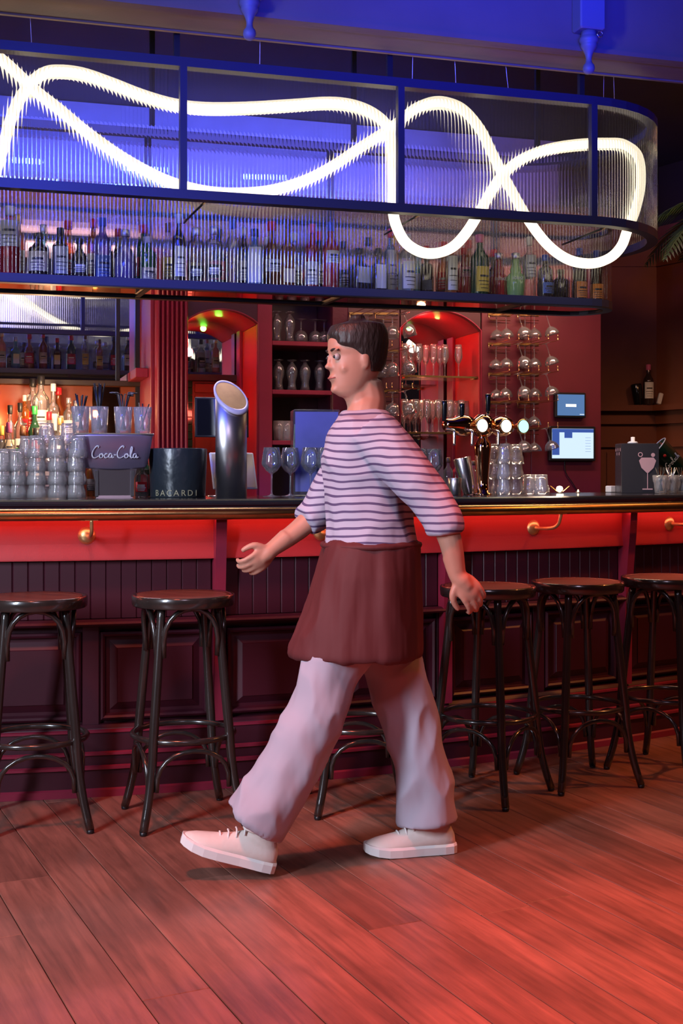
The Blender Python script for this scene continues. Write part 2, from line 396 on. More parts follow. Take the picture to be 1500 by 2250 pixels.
def rail(name, pts, w_, h0, h1, mat, parent, outer=.004, closed=True):
    n = len(pts); rows = []
    for i in range(n):
        a = pts[i-1] if (closed or i) else pts[i]; b = pts[(i+1) % n] if (closed or i < n-1) else pts[i]
        d = (b[0]-a[0], b[1]-a[1]); k = math.hypot(*d); nx, ny = d[1]/k, -d[0]/k; p = pts[i]
        o = (p[0]+nx*outer, p[1]+ny*outer); q = (p[0]-nx*(w_-outer), p[1]-ny*(w_-outer))
        rows.append([W(*o, h0), W(*o, h1), W(*q, h1), W(*q, h0)])
    if closed: rows.append(rows[0])
    mb = MB(); mb.grid(rows, closed=True, smooth=False, caps=not closed); return mb.build(name, mat, parent)
def ribbed(name, q, L, u0, u1, h0, h1, mat, parent, pitch=.0165, amp=.0036, sm=8):
    """one reeded sheet of glass: convex half-round flutes side by side"""
    nr = max(2, int(round((u1-u0)/pitch))); rows = []; mb = MB()
    for r_ in range(nr):
        rows = []
        for i in range(sm+1):
            f = r_+i/sm; u = u0+(u1-u0)*f/nr; p, nn = at_len(q, L, u); a = amp*sin(pi*i/sm)**.8
            rows.append([W(p[0]+nn[0]*a, p[1]+nn[1]*a, h0), W(p[0]+nn[0]*a, p[1]+nn[1]*a, h1)])
        mb.grid(rows)
    return mb.build(name, mat, parent)
can = empty('bar_canopy', (0, 0, 0)); tag(can, 'large hanging canopy ring of fluted glass in a dark blue metal frame', 'canopy')
ring = ring_path(RF, RR, s_left, s_end)
rail('bottom_rail', ring, .05, HB-.037, HB, M['frame'], can)
rail('top_rail', ring, .05, HT_, HT_+.037, M['frame'], can)
q, L = path_len(ring)
def u_of_s(s): return s-s_left
us = [u_of_s(PX(x, RF)[0]) for x in (403, 881, 1305)]
def mull(u, wd=.028):
    p, nn = at_len(q, L, u); mb = MB(); mb.box(W(p[0], p[1]+.012, (HB+HT_)/2), (wd, .034, HT_-HB), A); mb.build('mullion', M['frame'], can)
for u in us: mull(u)
ends = [0.0]+us; g = .014
ub = []                         # back side mullions mirrored
Lf = s_end-s_left; arc = pi*RR
for u in (us[0], us[1]): ub.append(2*Lf+arc-u)
for u in ub:
    p, nn = at_len(q, L, u); mb = MB(); mb.box(W(p[0], p[1]-.012, (HB+HT_)/2), (.03, .036, HT_-HB), A); mb.build('mullion', M['frame'], can)
cuts = [0.0, us[0], us[1], us[2], Lf+arc, ub[1], ub[0], 2*Lf+arc, L[-1]]
mb = MB(); p, nn = at_len(q, L, Lf+arc); mb.box(W(p[0], p[1]-.012, (HB+HT_)/2), (.03, .036, HT_-HB), A); mb.build('mullion', M['frame'], can)
for a, b in zip(cuts[:-1], cuts[1:]):
    ribbed('glass_panel', q, L, a+g, b-g, HB+.001, HT_-.001, M['flutedback' if a >= Lf+arc*.9 and a < 2*Lf+arc else 'fluted'], can)
# steel cover seams seen as bright vertical lines: glass joints
# hanging posts and cables
for x, m in ((334, 5.90), (388, 4.99), (777, 5.90), (855, 4.99), (1180, 5.90), (1276, 4.99)):
    s, t = PX(x, m); mb = MB(); mb.box(W(s, m, (HT_+.037+3.61)/2), (.024, .024, 3.61-HT_-.037), A); mb.build('hanging_post', M['blackmetal'], can)
for x0, y0, x1, y1 in ((68, 98, 52, 20), (560, 145, 580, 85), (890, 182, 920, 130), (985, 190, 996, 135), (1099, 205, 1093, 137), (1337, 222, 1340, 165), (1362, 225, 1352, 165)):
    s, t = PX(x0, 5.05); s1, t1 = PX(x1, 5.15)
    a = W(s, 4.96 if x0 < 1300 else 5.1, HT_+.036); b = W(s1, 5.2, 3.61); mb = MB(); mb.tube([a, b], .0013, 5); mb.build('cable', M['steel'], can)

# lower tier: bottle display
LF = 5.37; LR = .18; LH0, LH1 = 2.064, 2.415
s_le = PX(1300, LF)[0]; s_ll = PX(-120, LF)[0]
dis = empty('bottle_display'); tag(dis, 'lower tier of the canopy: fluted glass cabinet full of bottles with copper mirror underside', 'display cabinet')
lring = ring_path(LF, LR, s_ll, s_le, 10)
rail('bottom_rail', lring, .035, LH0-.035, LH0, M['frame'], dis)
rail('top_rail', lring, .02, LH1, LH1+.02, M['frame'], dis)
q2, L2 = path_len(lring); Lf2 = s_le-s_ll; arc2 = pi*LR
cuts2 = [0, Lf2*.27, Lf2*.63, Lf2-.02, Lf2+arc2, Lf2*1.45+arc2, 2*Lf2+arc2, L2[-1]]
for a, b in zip(cuts2[:-1], cuts2[1:]):
    ribbed('glass_panel', q2, L2, a+.0015, b-.0015, LH0+.001, LH1-.001, M['flutedlow'], dis, pitch=.0165, sm=6, amp=.0028)
# deck the bottles stand on and mirror soffit with its frame bars
def deck(name, h0, h1, inset, mat, parent):
    mb = MB(); pts = []
    for i in range(len(lring)):
        a, b = lring[i-1], lring[(i+1) % len(lring)]; d = (b[0]-a[0], b[1]-a[1]); k = math.hypot(*d)
        pts.append((lring[i][0]-d[1]/k*inset, lring[i][1]+d[0]/k*inset))
    n = len(pts); vs = [W(*p, h0) for p in pts]+[W(*p, h1) for p in pts]
    fs = [tuple(range(n-1, -1, -1)), tuple(range(n, 2*n))]+[(i, (i+1) % n, n+(i+1) % n, n+i) for i in range(n)]
    mb.add(vs, fs); return mb.build(name, mat, parent)
dk = deck('shelf', LH0-.012, LH0+.001, .033, M['shelfdk'], dis)
deck('mirror_soffit', LH0-.030, LH0-.0125, .034, M['soffit'], dis)
rail('soffit_trim', lring, .045, LH0-.040, LH0-.0355, M['blackmetal'], dis)
for x in (330, 760, 1160):
    s, t = PX(x, LF); mb = MB(); v0 = W(s, LF+.02, LH0-.034); v1 = W(s-.02, LF+2*LR-.02, LH0-.034)
    d = v1-v0; mb.box((v0+v1)/2, (.022, d.length, .008), atan2(d.y, d.x)-pi/2); mb.build('soffit_bar', M['blackmetal'], dis)
for x in (420, 860, 1250):      # brackets tying the display to the ring
    s, t = PX(x, LF); mb = MB(); mb.tube([W(s, RF+.03, HB-.02), W(s-.03, LF-.06, HB-.035), W(s-.03, LF+.01, HB-.035)], .005, 6); mb.build('bracket', M['blackmetal'], dis)

# glowing tube: one loop that wanders along the ring
TA = [(-60, 445), (-38, 430), (-12, 380), (5, 330), (28, 250), (60, 192), (95, 166), (130, 160), (180, 166), (240, 186), (310, 213), (380, 233), (450, 241), (540, 240), (640, 234), (720, 229), (775, 236),
      (820, 256), (848, 286), (860, 330), (862, 400), (863, 462), (872, 500), (892, 534), (925, 554), (960, 556), (995, 542), (1025, 510), (1055, 462), (1082, 415), (1105, 383), (1145, 350),
      (1200, 328), (1265, 317), (1330, 314)]
TB = [(1378, 505), (1365, 540), (1340, 566), (1300, 579), (1250, 571), (1205, 540), (1165, 490), (1135, 440), (1105, 385), (1080, 335), (1055, 285), (1020, 243), (985, 226), (950, 224), (910, 240),
      (875, 268), (840, 293), (790, 325), (730, 365), (670, 396), (600, 417), (530, 424), (460, 421), (390, 405), (330, 380), (260, 340), (190, 290), (130, 240), (85, 205), (45, 168), (0, 128), (-50, 100), (-85, 130), (-92, 250), (-85, 400)]
mt_ = 5.14
pts = []
for x, y in TA:
    s, h = SM(x, y, mt_+(.03 if 60 < x < 860 else 0)); pts.append(W(s, mt_, h))
for x, y, m in ((1372, 318, 5.2), (1402, 345, 5.32), (1408, 400, 5.36), (1396, 460, 5.28)):
    s, h = SM(x, y, m); pts.append(W(s, m, h))
for x, y in TB:
    m = 5.14+.06; s, h = SM(x, y, m); pts.append(W(s, m, h))
mb = MB(); mb.tube(smooth_path(pts, 5, True), .0235, 10, closed=True)
tb = mb.build('light_tube', M['tube']); tag(tb, 'long glowing warm white flexible light tube looping through the canopy', 'light tube')

# ================================================================ BAR
def yb(X): return 4.945+.39*X+.09*X*X
def bn(X):
    d = .39+.18*X; k = sqrt(1+d*d); return Vector((-d/k, 1/k, 0)), Vector((1/k, d/k, 0))
def BP(X, off, h=0):
    n_, t_ = bn(X); return Vector((X, yb(X), h))+n_*off
XS = [-2.5+i*(5.6)/70 for i in range(71)]
_arc = [0.0]
for a, b in zip(XS[:-1], XS[1:]): _arc.append(_arc[-1]+math.hypot(b-a, yb(b)-yb(a)))
def X_at(u):
    import bisect
    i = min(max(bisect.bisect_right(_arc, u)-1, 0), len(XS)-2); return XS[i]+(XS[i+1]-XS[i])*(u-_arc[i])/(_arc[i+1]-_arc[i])
def u_at(X):
    i = min(max(int((X-XS[0])/(XS[1]-XS[0])), 0), len(XS)-2); return _arc[i]+(_arc[i+1]-_arc[i])*(X-XS[i])/(XS[i+1]-XS[i])
def X_px(x, off):
    best = None
    for i in range(0, 1400):
        X = -2.5+i*.004; p = BP(X, off); e = abs(750+F*p.x/p.y-x)
        if best is None or e < best[0]: best = (e, X)
    return best[1]
def sweep(name, prof, X0, X1, mat, parent, n=60, smooth=False):
    rows = []
    for i in range(n+1):
        X = X0+(X1-X0)*i/n; rows.append([BP(X, o, h) for o, h in prof])
    mb = MB(); mb.grid(rows, closed=True, smooth=smooth, caps=True); return mb.build(name, mat, parent)
bar = empty('bar_counter', (0, 0, 0)); tag(bar, 'long curved maroon panelled bar with dark counter and brass rail', 'bar')
BT = 1.12
XA, XB = -2.4, 3.0
sweep('countertop', [(-.090, 1.092), (-.100, 1.098), (-.103, 1.106), (-.100, 1.114), (-.092, BT), (.60, BT), (.60, 1.085), (-.085, 1.085)], XA, XB, M['counter'], bar)
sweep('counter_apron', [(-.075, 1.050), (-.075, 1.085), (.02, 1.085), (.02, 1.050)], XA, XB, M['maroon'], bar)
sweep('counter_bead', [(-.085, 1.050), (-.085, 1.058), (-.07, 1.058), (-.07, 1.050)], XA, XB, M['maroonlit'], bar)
sweep('led_strip', [(-.052, 1.044), (-.052, 1.050), (-.040, 1.050), (-.040, 1.044)], XA, XB, M['ledred'], bar)
# cove fascia, concave
fp = [(.0, 1.05), (.012, 1.02), (.018, .985), (.016, .95), (.008, .915), (-.006, .893), (-.006, .888), (.05, .888), (.05, 1.05)]
sweep('cove_fascia', [(.0, 1.05), (.004, 1.02), (.005, .985), (.004, .95), (.0, .92), (-.004, .893), (-.004, .888), (.05, .888), (.05, 1.05)], XA, XB, M['fascia'], bar)
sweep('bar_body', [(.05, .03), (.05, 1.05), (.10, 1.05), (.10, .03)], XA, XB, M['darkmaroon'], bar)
sweep('back_panel', [(.56, .03), (.56, 1.085), (.59, 1.085), (.59, .03)], XA, XB, M['shelfdk'], bar)
sweep('counter_ledge', [(.03, .640), (-.018, .640), (-.026, .648), (-.018, .656), (.0, .662), (.03, .662)], XA, XB, M['darkmaroon'], bar)
sweep('skirting', [(.05, .03), (-.030, .03), (-.030, .108), (-.022, .116), (-.022, .155), (-.012, .166), (-.008, .235), (.0, .25), (.012, .262), (.05, .262)], XA, XB, M['darkmaroon'], bar)
sweep('skirting_bead', [(-.042, .104), (-.042, .114), (-.028, .118), (-.028, .104)], XA, XB, M['maroonlit'], bar)
sweep('skirting_bead', [(-.032, .155), (-.032, .164), (-.02, .168), (-.02, .155)], XA, XB, M['maroonlit'], bar)
sweep('skirting_bead', [(-.014, .236), (-.014, .244), (-.002, .247), (-.002, .236)], XA, XB, M['maroonlit'], bar)
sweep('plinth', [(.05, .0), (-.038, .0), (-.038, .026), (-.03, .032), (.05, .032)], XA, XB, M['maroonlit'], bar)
rows = [(BP(X_at(_arc[-1]*(.03+.9*i/80)), -.165, 1.067)) for i in range(81)]
mb = MB(); mb.tube(rows, .0225, 14); mb.build('handrail', M['brass'], bar)
# beadboards and posts
post_px = (484, 985, 1381); post_X = [X_px(x, -.02) for x in post_px]
step = u_at(post_X[1])-u_at(post_X[0]); all_u = [u_at(post_X[0])-step, u_at(post_X[0]), u_at(post_X[1]), u_at(post_X[2]), u_at(post_X[2])+step]
for u in all_u:
    X = X_at(u); n_, t_ = bn(X); az = atan2(t_.y, t_.x)
    mt = Matrix.Translation(BP(X, 0)) @ Matrix.Rotation(az, 4, 'Z')
    rows = []
    for h, d in ((1.048, .052), (1.0, .050), (.93, .044), (.86, .036), (.78, .028), (.70, .022), (.60, .018), (.26, .016)):
        rows.append([mt @ Vector((-.021, .03, h)), mt @ Vector((-.021, -d, h)), mt @ Vector((.021, -d, h)), mt @ Vector((.021, .03, h))])
    mb = MB(); mb.grid(rows, closed=True, smooth=False, caps=True); mb.build('post', M['maroonlit'], bar)
bdmesh = None
for a, b in zip(all_u[:-1], all_u[1:]):
    n = int(round((b-a-.05)/.058)); wd = (b-a-.05)/n
    for i in range(n):
        u = a+.025+wd*(i+.5); X = X_at(u); n_, t_ = bn(X)
        if bdmesh is None:
            bdmesh = MB().bbox((0, 0, 0), (wd-.0012, .022, .226), .0035).mesh('beadboard', M['darkmaroon'])
        inst('beadboard', bdmesh, bar, BP(X, .036, .775), atan2(t_.y, t_.x))
    # stiles, rails and raised panels
    npan = max(1, int(round((b-a)/.43))); pw = (b-a)/npan
    for i in range(npan):
        u = a+pw*(i+.5); X = X_at(u); n_, t_ = bn(X); az = atan2(t_.y, t_.x)
        mb = MB(); w2_ = pw-.10
        # frame moulding + raised field
        x0, z0 = w2_/2, .155
        def ringrow(dx, y): return [Vector((-x0+dx, y, .445-z0+dx)), Vector((x0-dx, y, .445-z0+dx)), Vector((x0-dx, y, .445+z0-dx)), Vector((-x0+dx, y, .445+z0-dx))]
        mb.grid([ringrow(-.012, .05), ringrow(-.012, .012), ringrow(-.004, .006), ringrow(.004, .012), ringrow(.010, .034), ringrow(.022, .034), ringrow(.05, .018), ringrow(.052, .014)], closed=True, smooth=False, caps=True)
        o = mb.build('raised_panel', M['darkmaroon'], bar); o.location = BP(X, .012, 0); o.rotation_euler = (0, 0, az)
    for i in range(npan+1):
        u = min(max(a+pw*i, a), b); X = X_at(u); n_, t_ = bn(X); az = atan2(t_.y, t_.x)
        mb = MB(); mb.bbox((0, 0, 0), (.062, .02, .385), .002); inst('stile', mb.mesh('stile', M['darkmaroon']), bar, BP(X, .032, .448), az)
# brass brackets of the rail
for x in (200, 715, 1184, 1482):
    X = X_px(x-10, -.0); n_, t_ = bn(X); az = atan2(t_.y, t_.x)
    e = empty('rail_bracket', BP(X, .018, .982), az); e.parent = bar
    rr = MB(); ty = Matrix.Rotation(pi/2, 4, 'X')
    rr.lathe([(0, .030), (.012, .029), (.024, .024), (.033, .015), (.036, .006), (.037, 0), (0, 0)], 24, ty)
    rr.tube(smooth_path([(0, -.02, .0), (.006, -.07, -.002), (.012, -.135, .004), (.016, -.165, .022), (.016, -.178, .05), (.016, -.183, .064)], 4), .0075, 10)
    rr.bbox((.016, -.183, .0665), (.05, .022, .006), .002)
    for a in (.9, 2.9, 4.7): rr.lathe([(0, .0), (.004, .0), (.004, -.003), (0, -.003)], 8, Matrix.Translation((.028*cos(a), -.0165, .028*sin(a))) @ ty, False)
    me = rr.mesh('rail_bracket', M['brasspaint']); o = inst('rail_bracket', me, e)
    o.parent = bar; o.matrix_local = Matrix.Translation(e.location) @ Matrix.Rotation(az, 4, 'Z')
    bpy.data.objects.remove(e)

# ================================================================ STOOLS
def arch_pts(a, b, top, lean, n=12):
    """inverted U between two points with crown height"""
    out = []
    for i in range(n+1):
        t = i/n; ang_ = pi*t; p = Vector(a).lerp(Vector(b), .5-.5*cos(ang_)); z = a[2]+(top-a[2])*sin(ang_)**.75
        c = Vector((p.x, p.y, 0)); k = 1+lean*sin(ang_); out.append(Vector((p.x*k, p.y*k, z)))
    return out
def make_stool(label, loc, rot):
    e = empty('bar_stool', loc, rot); tag(e, label, 'stool', 'round bentwood bar stools along the bar')
    mb = MB(); mb.lathe([(0, .786), (.155, .786), (.165, .7875), (.168, .790), (.1785, .792), (.1815, .788), (.182, .775), (.180, .757), (.176, .752), (.160, .752), (.0, .757)], 40)
    mb.build('seat_rim', M['stool'], e)
    mb = MB(); mb.lathe([(0, .7862), (.10, .7866), (.150, .7885), (.163, .7905), (.1635, .785), (0, .78)], 40); mb.build('seat', M['seat'], e)
    def leg_r(z):     # leg centre radius at height z
        if z > .30: return .138+(.76-z)/.46*.052
        k = (.30-z)/.30; return .190+k*k*.052+k*.012
    for i in range(4):
        a = pi/2*i; pts = []; rs = []
        for k in range(19):
            z = .765-(.765-.012)*k/18; r = leg_r(z); pts.append((r*cos(a), r*sin(a), z)); rs.append(.0165-.002*abs(k-9)/9)
        mb = MB(); mb.tube(pts, rs, 12); lg = mb.build('leg', M['stool'], e)
        mb = MB(); r = leg_r(.012); mb.lathe([(0, 0), (.011, 0), (.013, .004), (.013, .014), (0, .014)], 12, Matrix.Translation((r*cos(a), r*sin(a), 0))); mb.build('foot_pad', M['black'], lg)
        a2 = a+pi/2
        # upper brace: inverted U between neighbouring legs
        z0 = .585; r0 = leg_r(z0)+.004; d = .075
        p = Vector((r0*cos(a), r0*sin(a), z0)); q_ = Vector((r0*cos(a2), r0*sin(a2), z0)); dd = (q_-p).normalized()
        mb = MB(); mb.tube(arch_pts(p+dd*.020, q_-dd*.020, .752, .16), .0095, 8); mb.build('upper_brace', M['stool'], e)
        z0 = .135; r0 = leg_r(z0)
        p = Vector((r0*cos(a), r0*sin(a), z0)); q_ = Vector((r0*cos(a2), r0*sin(a2), z0)); dd = (q_-p).normalized()
        mb = MB(); mb.tube(arch_pts(p+dd*.024, q_-dd*.024, .268, .06), .0085, 8); mb.build('lower_brace', M['stool'], e)
    r = leg_r(.30)-.012
    mb = MB(); mb.tube([(r*cos(2*pi*k/40), r*sin(2*pi*k/40), .302) for k in range(40)], .0105, 10, closed=True); mb.build('foot_ring', M['stool'], e)
    return e
for lab, x, y, r in (('black bentwood bar stool cut off by the left edge', -1.068, 4.28, -29), ('black bentwood bar stool in front of the left bar post', -.56, 4.355, -25),
                     ('black bentwood bar stool hidden behind the walking person', .07, 4.52, -38), ('black bentwood bar stool just right of the walking person', .557, 4.68, 8),
                     ('black bentwood bar stool second from the right edge', .935, 4.87, -25), ('black bentwood bar stool cut off by the right edge', 1.34, 5.08, 5)):
    make_stool(lab, (x, y, 0), radians(r))

# ================================================================ BACK BAR
MF, MM = 7.40, 7.98
def sp(x, m=MF): return PX(x, m)[0]
def hp(y, x=600, m=MF): return HT(y, PX(x, m)[1])
cab = empty('back_bar_cabinet'); tag(cab, 'dark red painted back bar with fluted pillar, two arched niches and open shelves', 'cabinet')
TOPH = 2.85
def cbox(name, s0, s1, m0, m1, h0, h1, mat, parent=cab):
    mb = MB(); mb.bbox((0, 0, 0), (abs(s1-s0), abs(m1-m0), abs(h1-h0)), .003)
    o = mb.build(name, mat, parent); o.location = W((s0+s1)/2, (m0+m1)/2, (h0+h1)/2); o.rotation_euler = (0, 0, A); return o
sE = sp(1320); sL0 = -3.2
# mirrors
pil0, pil1 = sp(340), sp(410)
mz0 = HT(835, PX(140, MM)[1])
jx = pil0+.005
def mirror(s0, s1, h0, h1):
    mb = MB(); mbox(mb, s0, s1, MM, MM+.02, h0, h1); return mb.build('mirror', M['mirror'], cab)
mirror(sL0, jx-.05, mz0, TOPH)
cbox('mirror_frame', jx-.055, jx-.003, MM-.03, MM+.0, 1.0, TOPH, M['black'])
s285 = PX(262, MM-.02)[0]; cbox('mirror_frame', s285-.02, s285+.004, MM-.03, MM-.002, mz0, TOPH, M['black'])
cbox('mirror_ledge', sL0, jx-.003, MM-.05, MM-.001, mz0-.035, mz0, M['shelfdk'])
M['backwood'] = P('orange_brown_reflection_panel', (.22, .055, .022), .3, coat=.4, var=.2, scale=3)  # mirrored orange and brown tones put into a solid panel colour
cbox('back_panel', sL0, jx-.003, MM-.005, MM+.02, .95, mz0-.035, M['backwood'])  # solid panel where the mirror reflects an orange glow
mb = MB(); sA, sB = PX(203, MM-.01)[0], PX(264, MM-.01)[0]
cbox('orange_reflection', sA, sB, MM-.012, MM-.006, 1.0, mz0-.04, M['copper'])  # added copper sheet for the bright orange patch reflected in the mirror
# right hand jamb of the open bay, with stub shelf
cbox('jamb', pil0-.022, pil0, MF+.02, MM, .95, TOPH, M['maroonlit'])
cbox('shelf_bracket', pil0-.10, pil0-.023, MF+.12, MM-.02, HT(832, 7.6), HT(812, 7.6), M['maroonlit'])
# fluted pillar
rows = []; n = 120; r = (pil1-pil0)/2
prof = []
for i in range(n+1):
    a = i/n; x = pil0+(pil1-pil0)*a; fl_ = abs(sin(pi*a*7))**.7
    prof.append((x, 7.34+(.014*(1-fl_)-.012*fl_)))
prof += [(pil1, MF+.10), (pil0, MF+.10)]
mb = MB(); mb.grid([[W(s, m, h) for s, m in prof] for h in (.95, TOPH)], closed=True, smooth=False, caps=True); mb.build('fluted_pillar', M['maroonlit'], cab)
# arches
def arch_bay(x0, x1, xo0, xo1, ysp0, yap, name='arched_niche'):
    s0, s1, a0, a1 = sp(x0), sp(x1), sp(xo0), sp(xo1)
    hs = hp(ysp0, xo1); ha = hp(yap, (xo0+xo1)/2); n = 20
    rx_ = (a1-a0)/2; rise = ha-hs; R = (rx_*rx_+rise*rise)/(2*rise); cz = ha-R; cx = (a0+a1)/2
    arc_ = []
    for i in range(n+1):
        x = a0+(a1-a0)*i/n; arc_.append((x, cz+sqrt(max(R*R-(x-cx)**2, 0))))
    mb = MB()
    for m in (MF, MF+.03):
        up = [(W(x, m, z), W(x, m, TOPH)) for x, z in arc_]; mb.grid(up if m == MF else [(b, a) for a, b in up], smooth=False)
    mb.grid([(W(x, MF, z), W(x, MF+.03, z)) for x, z in arc_], smooth=False)
    mb.build('arch_panel', M['darkmaroon'], cab)
    for p, q_ in ((s0, a0), (a1, s1)):
        if q_-p > .01: cbox('stile', p, q_, MF, MF+.03, .95, TOPH, M['maroon'] if q_ == a0 else M['maroonlit'])
    # thin raised architrave around the opening
    mb = MB(); rr = [W(a1+.004, MF-.004, .95)]+[W(x+(.004 if x > cx else -.004), MF-.004, z+.004) for x, z in reversed(arc_)]+[W(a0-.004, MF-.004, .95)]
    mb.tube(rr, .005, 6); mb.build('architrave', M['maroonlit'], cab)
    # lined soffit and jambs
    mb = MB(); mb.grid([(W(x, MF+.03, z), W(x, MM, z)) for x, z in arc_], smooth=True); mb.build('arch_soffit', M['maroonlit'], cab)
    cbox('jamb', a1, a1+.02, MF+.03, MM, .95, hs, M['fascia']); cbox('jamb', a0-.02, a0, MF+.03, MM, .95, hs, M['fascia'])
    cbox('jamb_strip', a1-.02, a1-.0005, MM-.14, MM-.03, .95, hs+.01, M['maroonlit'])
    return a0, a1, hs, ha
b0, b1, hs1, ha1 = arch_bay(410, 598, 409, 565, 712, 681)
mirror(b0-.05, b1+.02, hp(829, 470, MM), ha1+.02)
cbox('mirror_ledge', b0, b1, MM-.045, MM-.001, hp(838, 470, MM), hp(824, 470, MM), M['shelfdk'])
cbox('back_panel', b0-.03, b1+.02, MM-.004, MM+.02, .95, hp(838, 470, MM), M['backwood'])
for x0 in (425, 458): 
    for y0, y1 in ((842, 862), (868, 995)):
        cbox('panel', PX(x0+2, MM)[0], PX(x0+40, MM)[0], MM-.014, MM-.004, HT(y1, 8.0), HT(y0, 8.0), M['backwood'])  # wood panelling reflected in the mirror, built as solid pieces
M['greentile'] = P('dark_green_glazed_tile', (.02, .10, .055), .12, coat=.5, var=.25, scale=6)
tw = PX(424, MM)[0]-PX(409, MM)[0]
tm = MB().bbox((0, 0, 0), (.062, .012, .046), .003).mesh('green_tile', M['greentile'])
for i in range(11):
    for j in range(2):
        inst('green_tile', tm, cab, W(PX(422, MM)[0]-.031-j*.064, MM-.011, HT(835+i*16.3, 8.0)-.024), A)  # tiles of the mirror reflection, built solid in front of it
c0, c1, hs2, ha2 = arch_bay(878, 1058, 880, 1055, 728, 684)
mirror(c0-.05, c1+.02, 1.0, ha2+.02)
cbox('back_panel', c0-.03, c1+.02, MM+.02, MM+.04, .95, ha2, M['shelfdk'])
# upper fascia above open shelves
o0, o1 = sp(598), sp(730); hsh = [hp(750, 660), hp(857, 660), hp(968, 660)]
cbox('stile', o1, sp(764), MF, MF+.03, .95, TOPH, M['maroon'])
cbox('cabinet_side', o0-.018, o0, MF+.03, 7.78, .95, TOPH, M['maroon']); cbox('cabinet_side', o1, o1+.018, MF+.03, 7.78, .95, TOPH, M['maroon'])
cbox('cabinet_back', o0, o1, 7.76, 7.78, .95, TOPH, M['darkmaroon'])
for h in hsh: cbox('shelf', o0+.001, o1-.001, MF+.005, 7.76, h-.028, h, M['maroonlit'])
cbox('shelf', o0+.001, o1-.001, MF+.005, 7.76, hsh[0]+.40, hsh[0]+.43, M['maroonlit'])
cbox('wall_panel', sp(764), sp(878), MF, MF+.03, .95, TOPH, M['darkmaroon'])
M['redwall'] = P('deep_red_wall_paint', (.10, .006, .018), .5, var=.12, scale=4)
cbox('wall_panel', sp(1058), sp(1166), MF, MF+.03, .95, TOPH, M['redwall'])
cbox('wall_panel', sp(1166)+.002, sE, MF, MF+.03, .95, TOPH, M['redwall'])
cbox('end_panel', sE-.03, sE, MF+.03, MM+.2, 0, TOPH, M['darkmaroon'])
cbox('cornice', sL0, sE+.03, MF-.05, MF+.10, TOPH, TOPH+.05, M['maroonlit'])
cbox('cornice', sL0, sE+.06, MF-.08, MM+.05, TOPH+.05, TOPH+.08, M['maroonlit'])
# work counter under the mirrors
wc = empty('back_counter'); tag(wc, 'dark wooden work counter running under the back bar mirrors', 'counter')
cbox('worktop', sp(-230), sE-.04, 6.95, MM-.006, .915, .95, M['counter'], wc)
ncab = 9
for i in range(ncab):
    sw = sp(-230); a = sw+(sE-.06-sw)*i/ncab; b = sw+(sE-.06-sw)*(i+1)/ncab
    cbox('cupboard', a+.002, b-.002, 7.02, MM-.01, .0, .914, M['shelfdk'], wc)
    cbox('door', a+.012, b-.012, 7.0, 7.019, .08, .90, M['maroon'], wc)
# stepped risers for the bottles in the left bay
rs_ = empty('bottle_riser'); tag(rs_, 'stepped shelf under the brightly lit bottles at left', 'shelf')
RIS = [(7.16, 7.36, 1.09), (7.36, 7.56, 1.24), (7.56, 7.90, 1.42)]
for a, b, h in RIS: cbox('step', sp(-120), sp(178), a, b, .951, h, M['shelfdk'], rs_)

# warm / red / green lamps of the back bar
def lamp_at(x, y, m, col, p, r=.03, dm=0):
    s, h = SM(x, y, m); return point('back_bar_lamp', W(s, m, h), col, p, r)
lamp_at(105, 850, 7.22, (1, .62, .34), 16, .03); lamp_at(-10, 920, 7.75, (1, .32, .10), 9, .03); lamp_at(225, 900, 7.7, (1, .5, .2), 1.8, .02); lamp_at(120, 915, 7.08, (1, .66, .4), 6, .02)
lamp_at(455, 750, 7.62, (1, .05, .05), 2.2); lamp_at(455, 900, 7.6, (1, .12, .08), 1.6)
lamp_at(930, 720, 7.62, (1, .05, .04), 4.5); lamp_at(925, 860, 7.62, (1, .4, .2), 2.5)
lamp_at(480, 700, 7.7, (.1, 1, .05), .45, .02); lamp_at(960, 700, 7.7, (.1, 1, .2), .25, .02)

# ================================================================ BOTTLES
def bprof(kind, h, r):
    if kind == 'gin': return [(0, 0), (r*.92, 0), (r, .01), (r, h*.60), (r*.96, h*.65), (r*.45, h*.74), (r*.33, h*.79), (r*.31, h*.93), (r*.36, h*.935), (r*.36, h*.95)]
    if kind == 'wine': return [(0, 0), (r*.95, 0), (r, .008), (r, h*.58), (r*.93, h*.64), (r*.55, h*.72), (r*.38, h*.78), (r*.36, h*.95)]
    if kind == 'round': return [(0, 0), (r*.85, 0), (r*.98, .012), (r*1.02, h*.2), (r, h*.42), (r*.80, h*.56), (r*.42, h*.68), (r*.32, h*.76), (r*.30, h*.93), (r*.37, h*.95)]
    if kind == 'bulb': return [(0, 0), (r*.9, 0), (r*.95, .01), (r*.80, h*.10), (r*.88, h*.35), (r, h*.62), (r*1.02, h*.68), (r*.85, h*.76), (r*.42, h*.80), (r*.38, h*.92)]
    if kind == 'square': return [(0, 0), (r*.95, 0), (r, .006), (r, h*.55), (r*.9, h*.60), (r*.4, h*.66), (r*.36, h*.72), (r*.34, h*.93)]
    if kind == 'tall': return [(0, 0), (r*.9, 0), (r*.95, .008), (r*.95, h*.66), (r*.80, h*.70), (r*.38, h*.76), (r*.34, h*.94)]
    if kind == 'soda': return [(0, 0), (r*.8, 0), (r*.85, .01), (r*.98, h*.25), (r, h*.45), (r*.8, h*.5), (r*.55, h*.56), (r*.62, h*.62), (r*.40, h*.72), (r*.36, h*.92)]
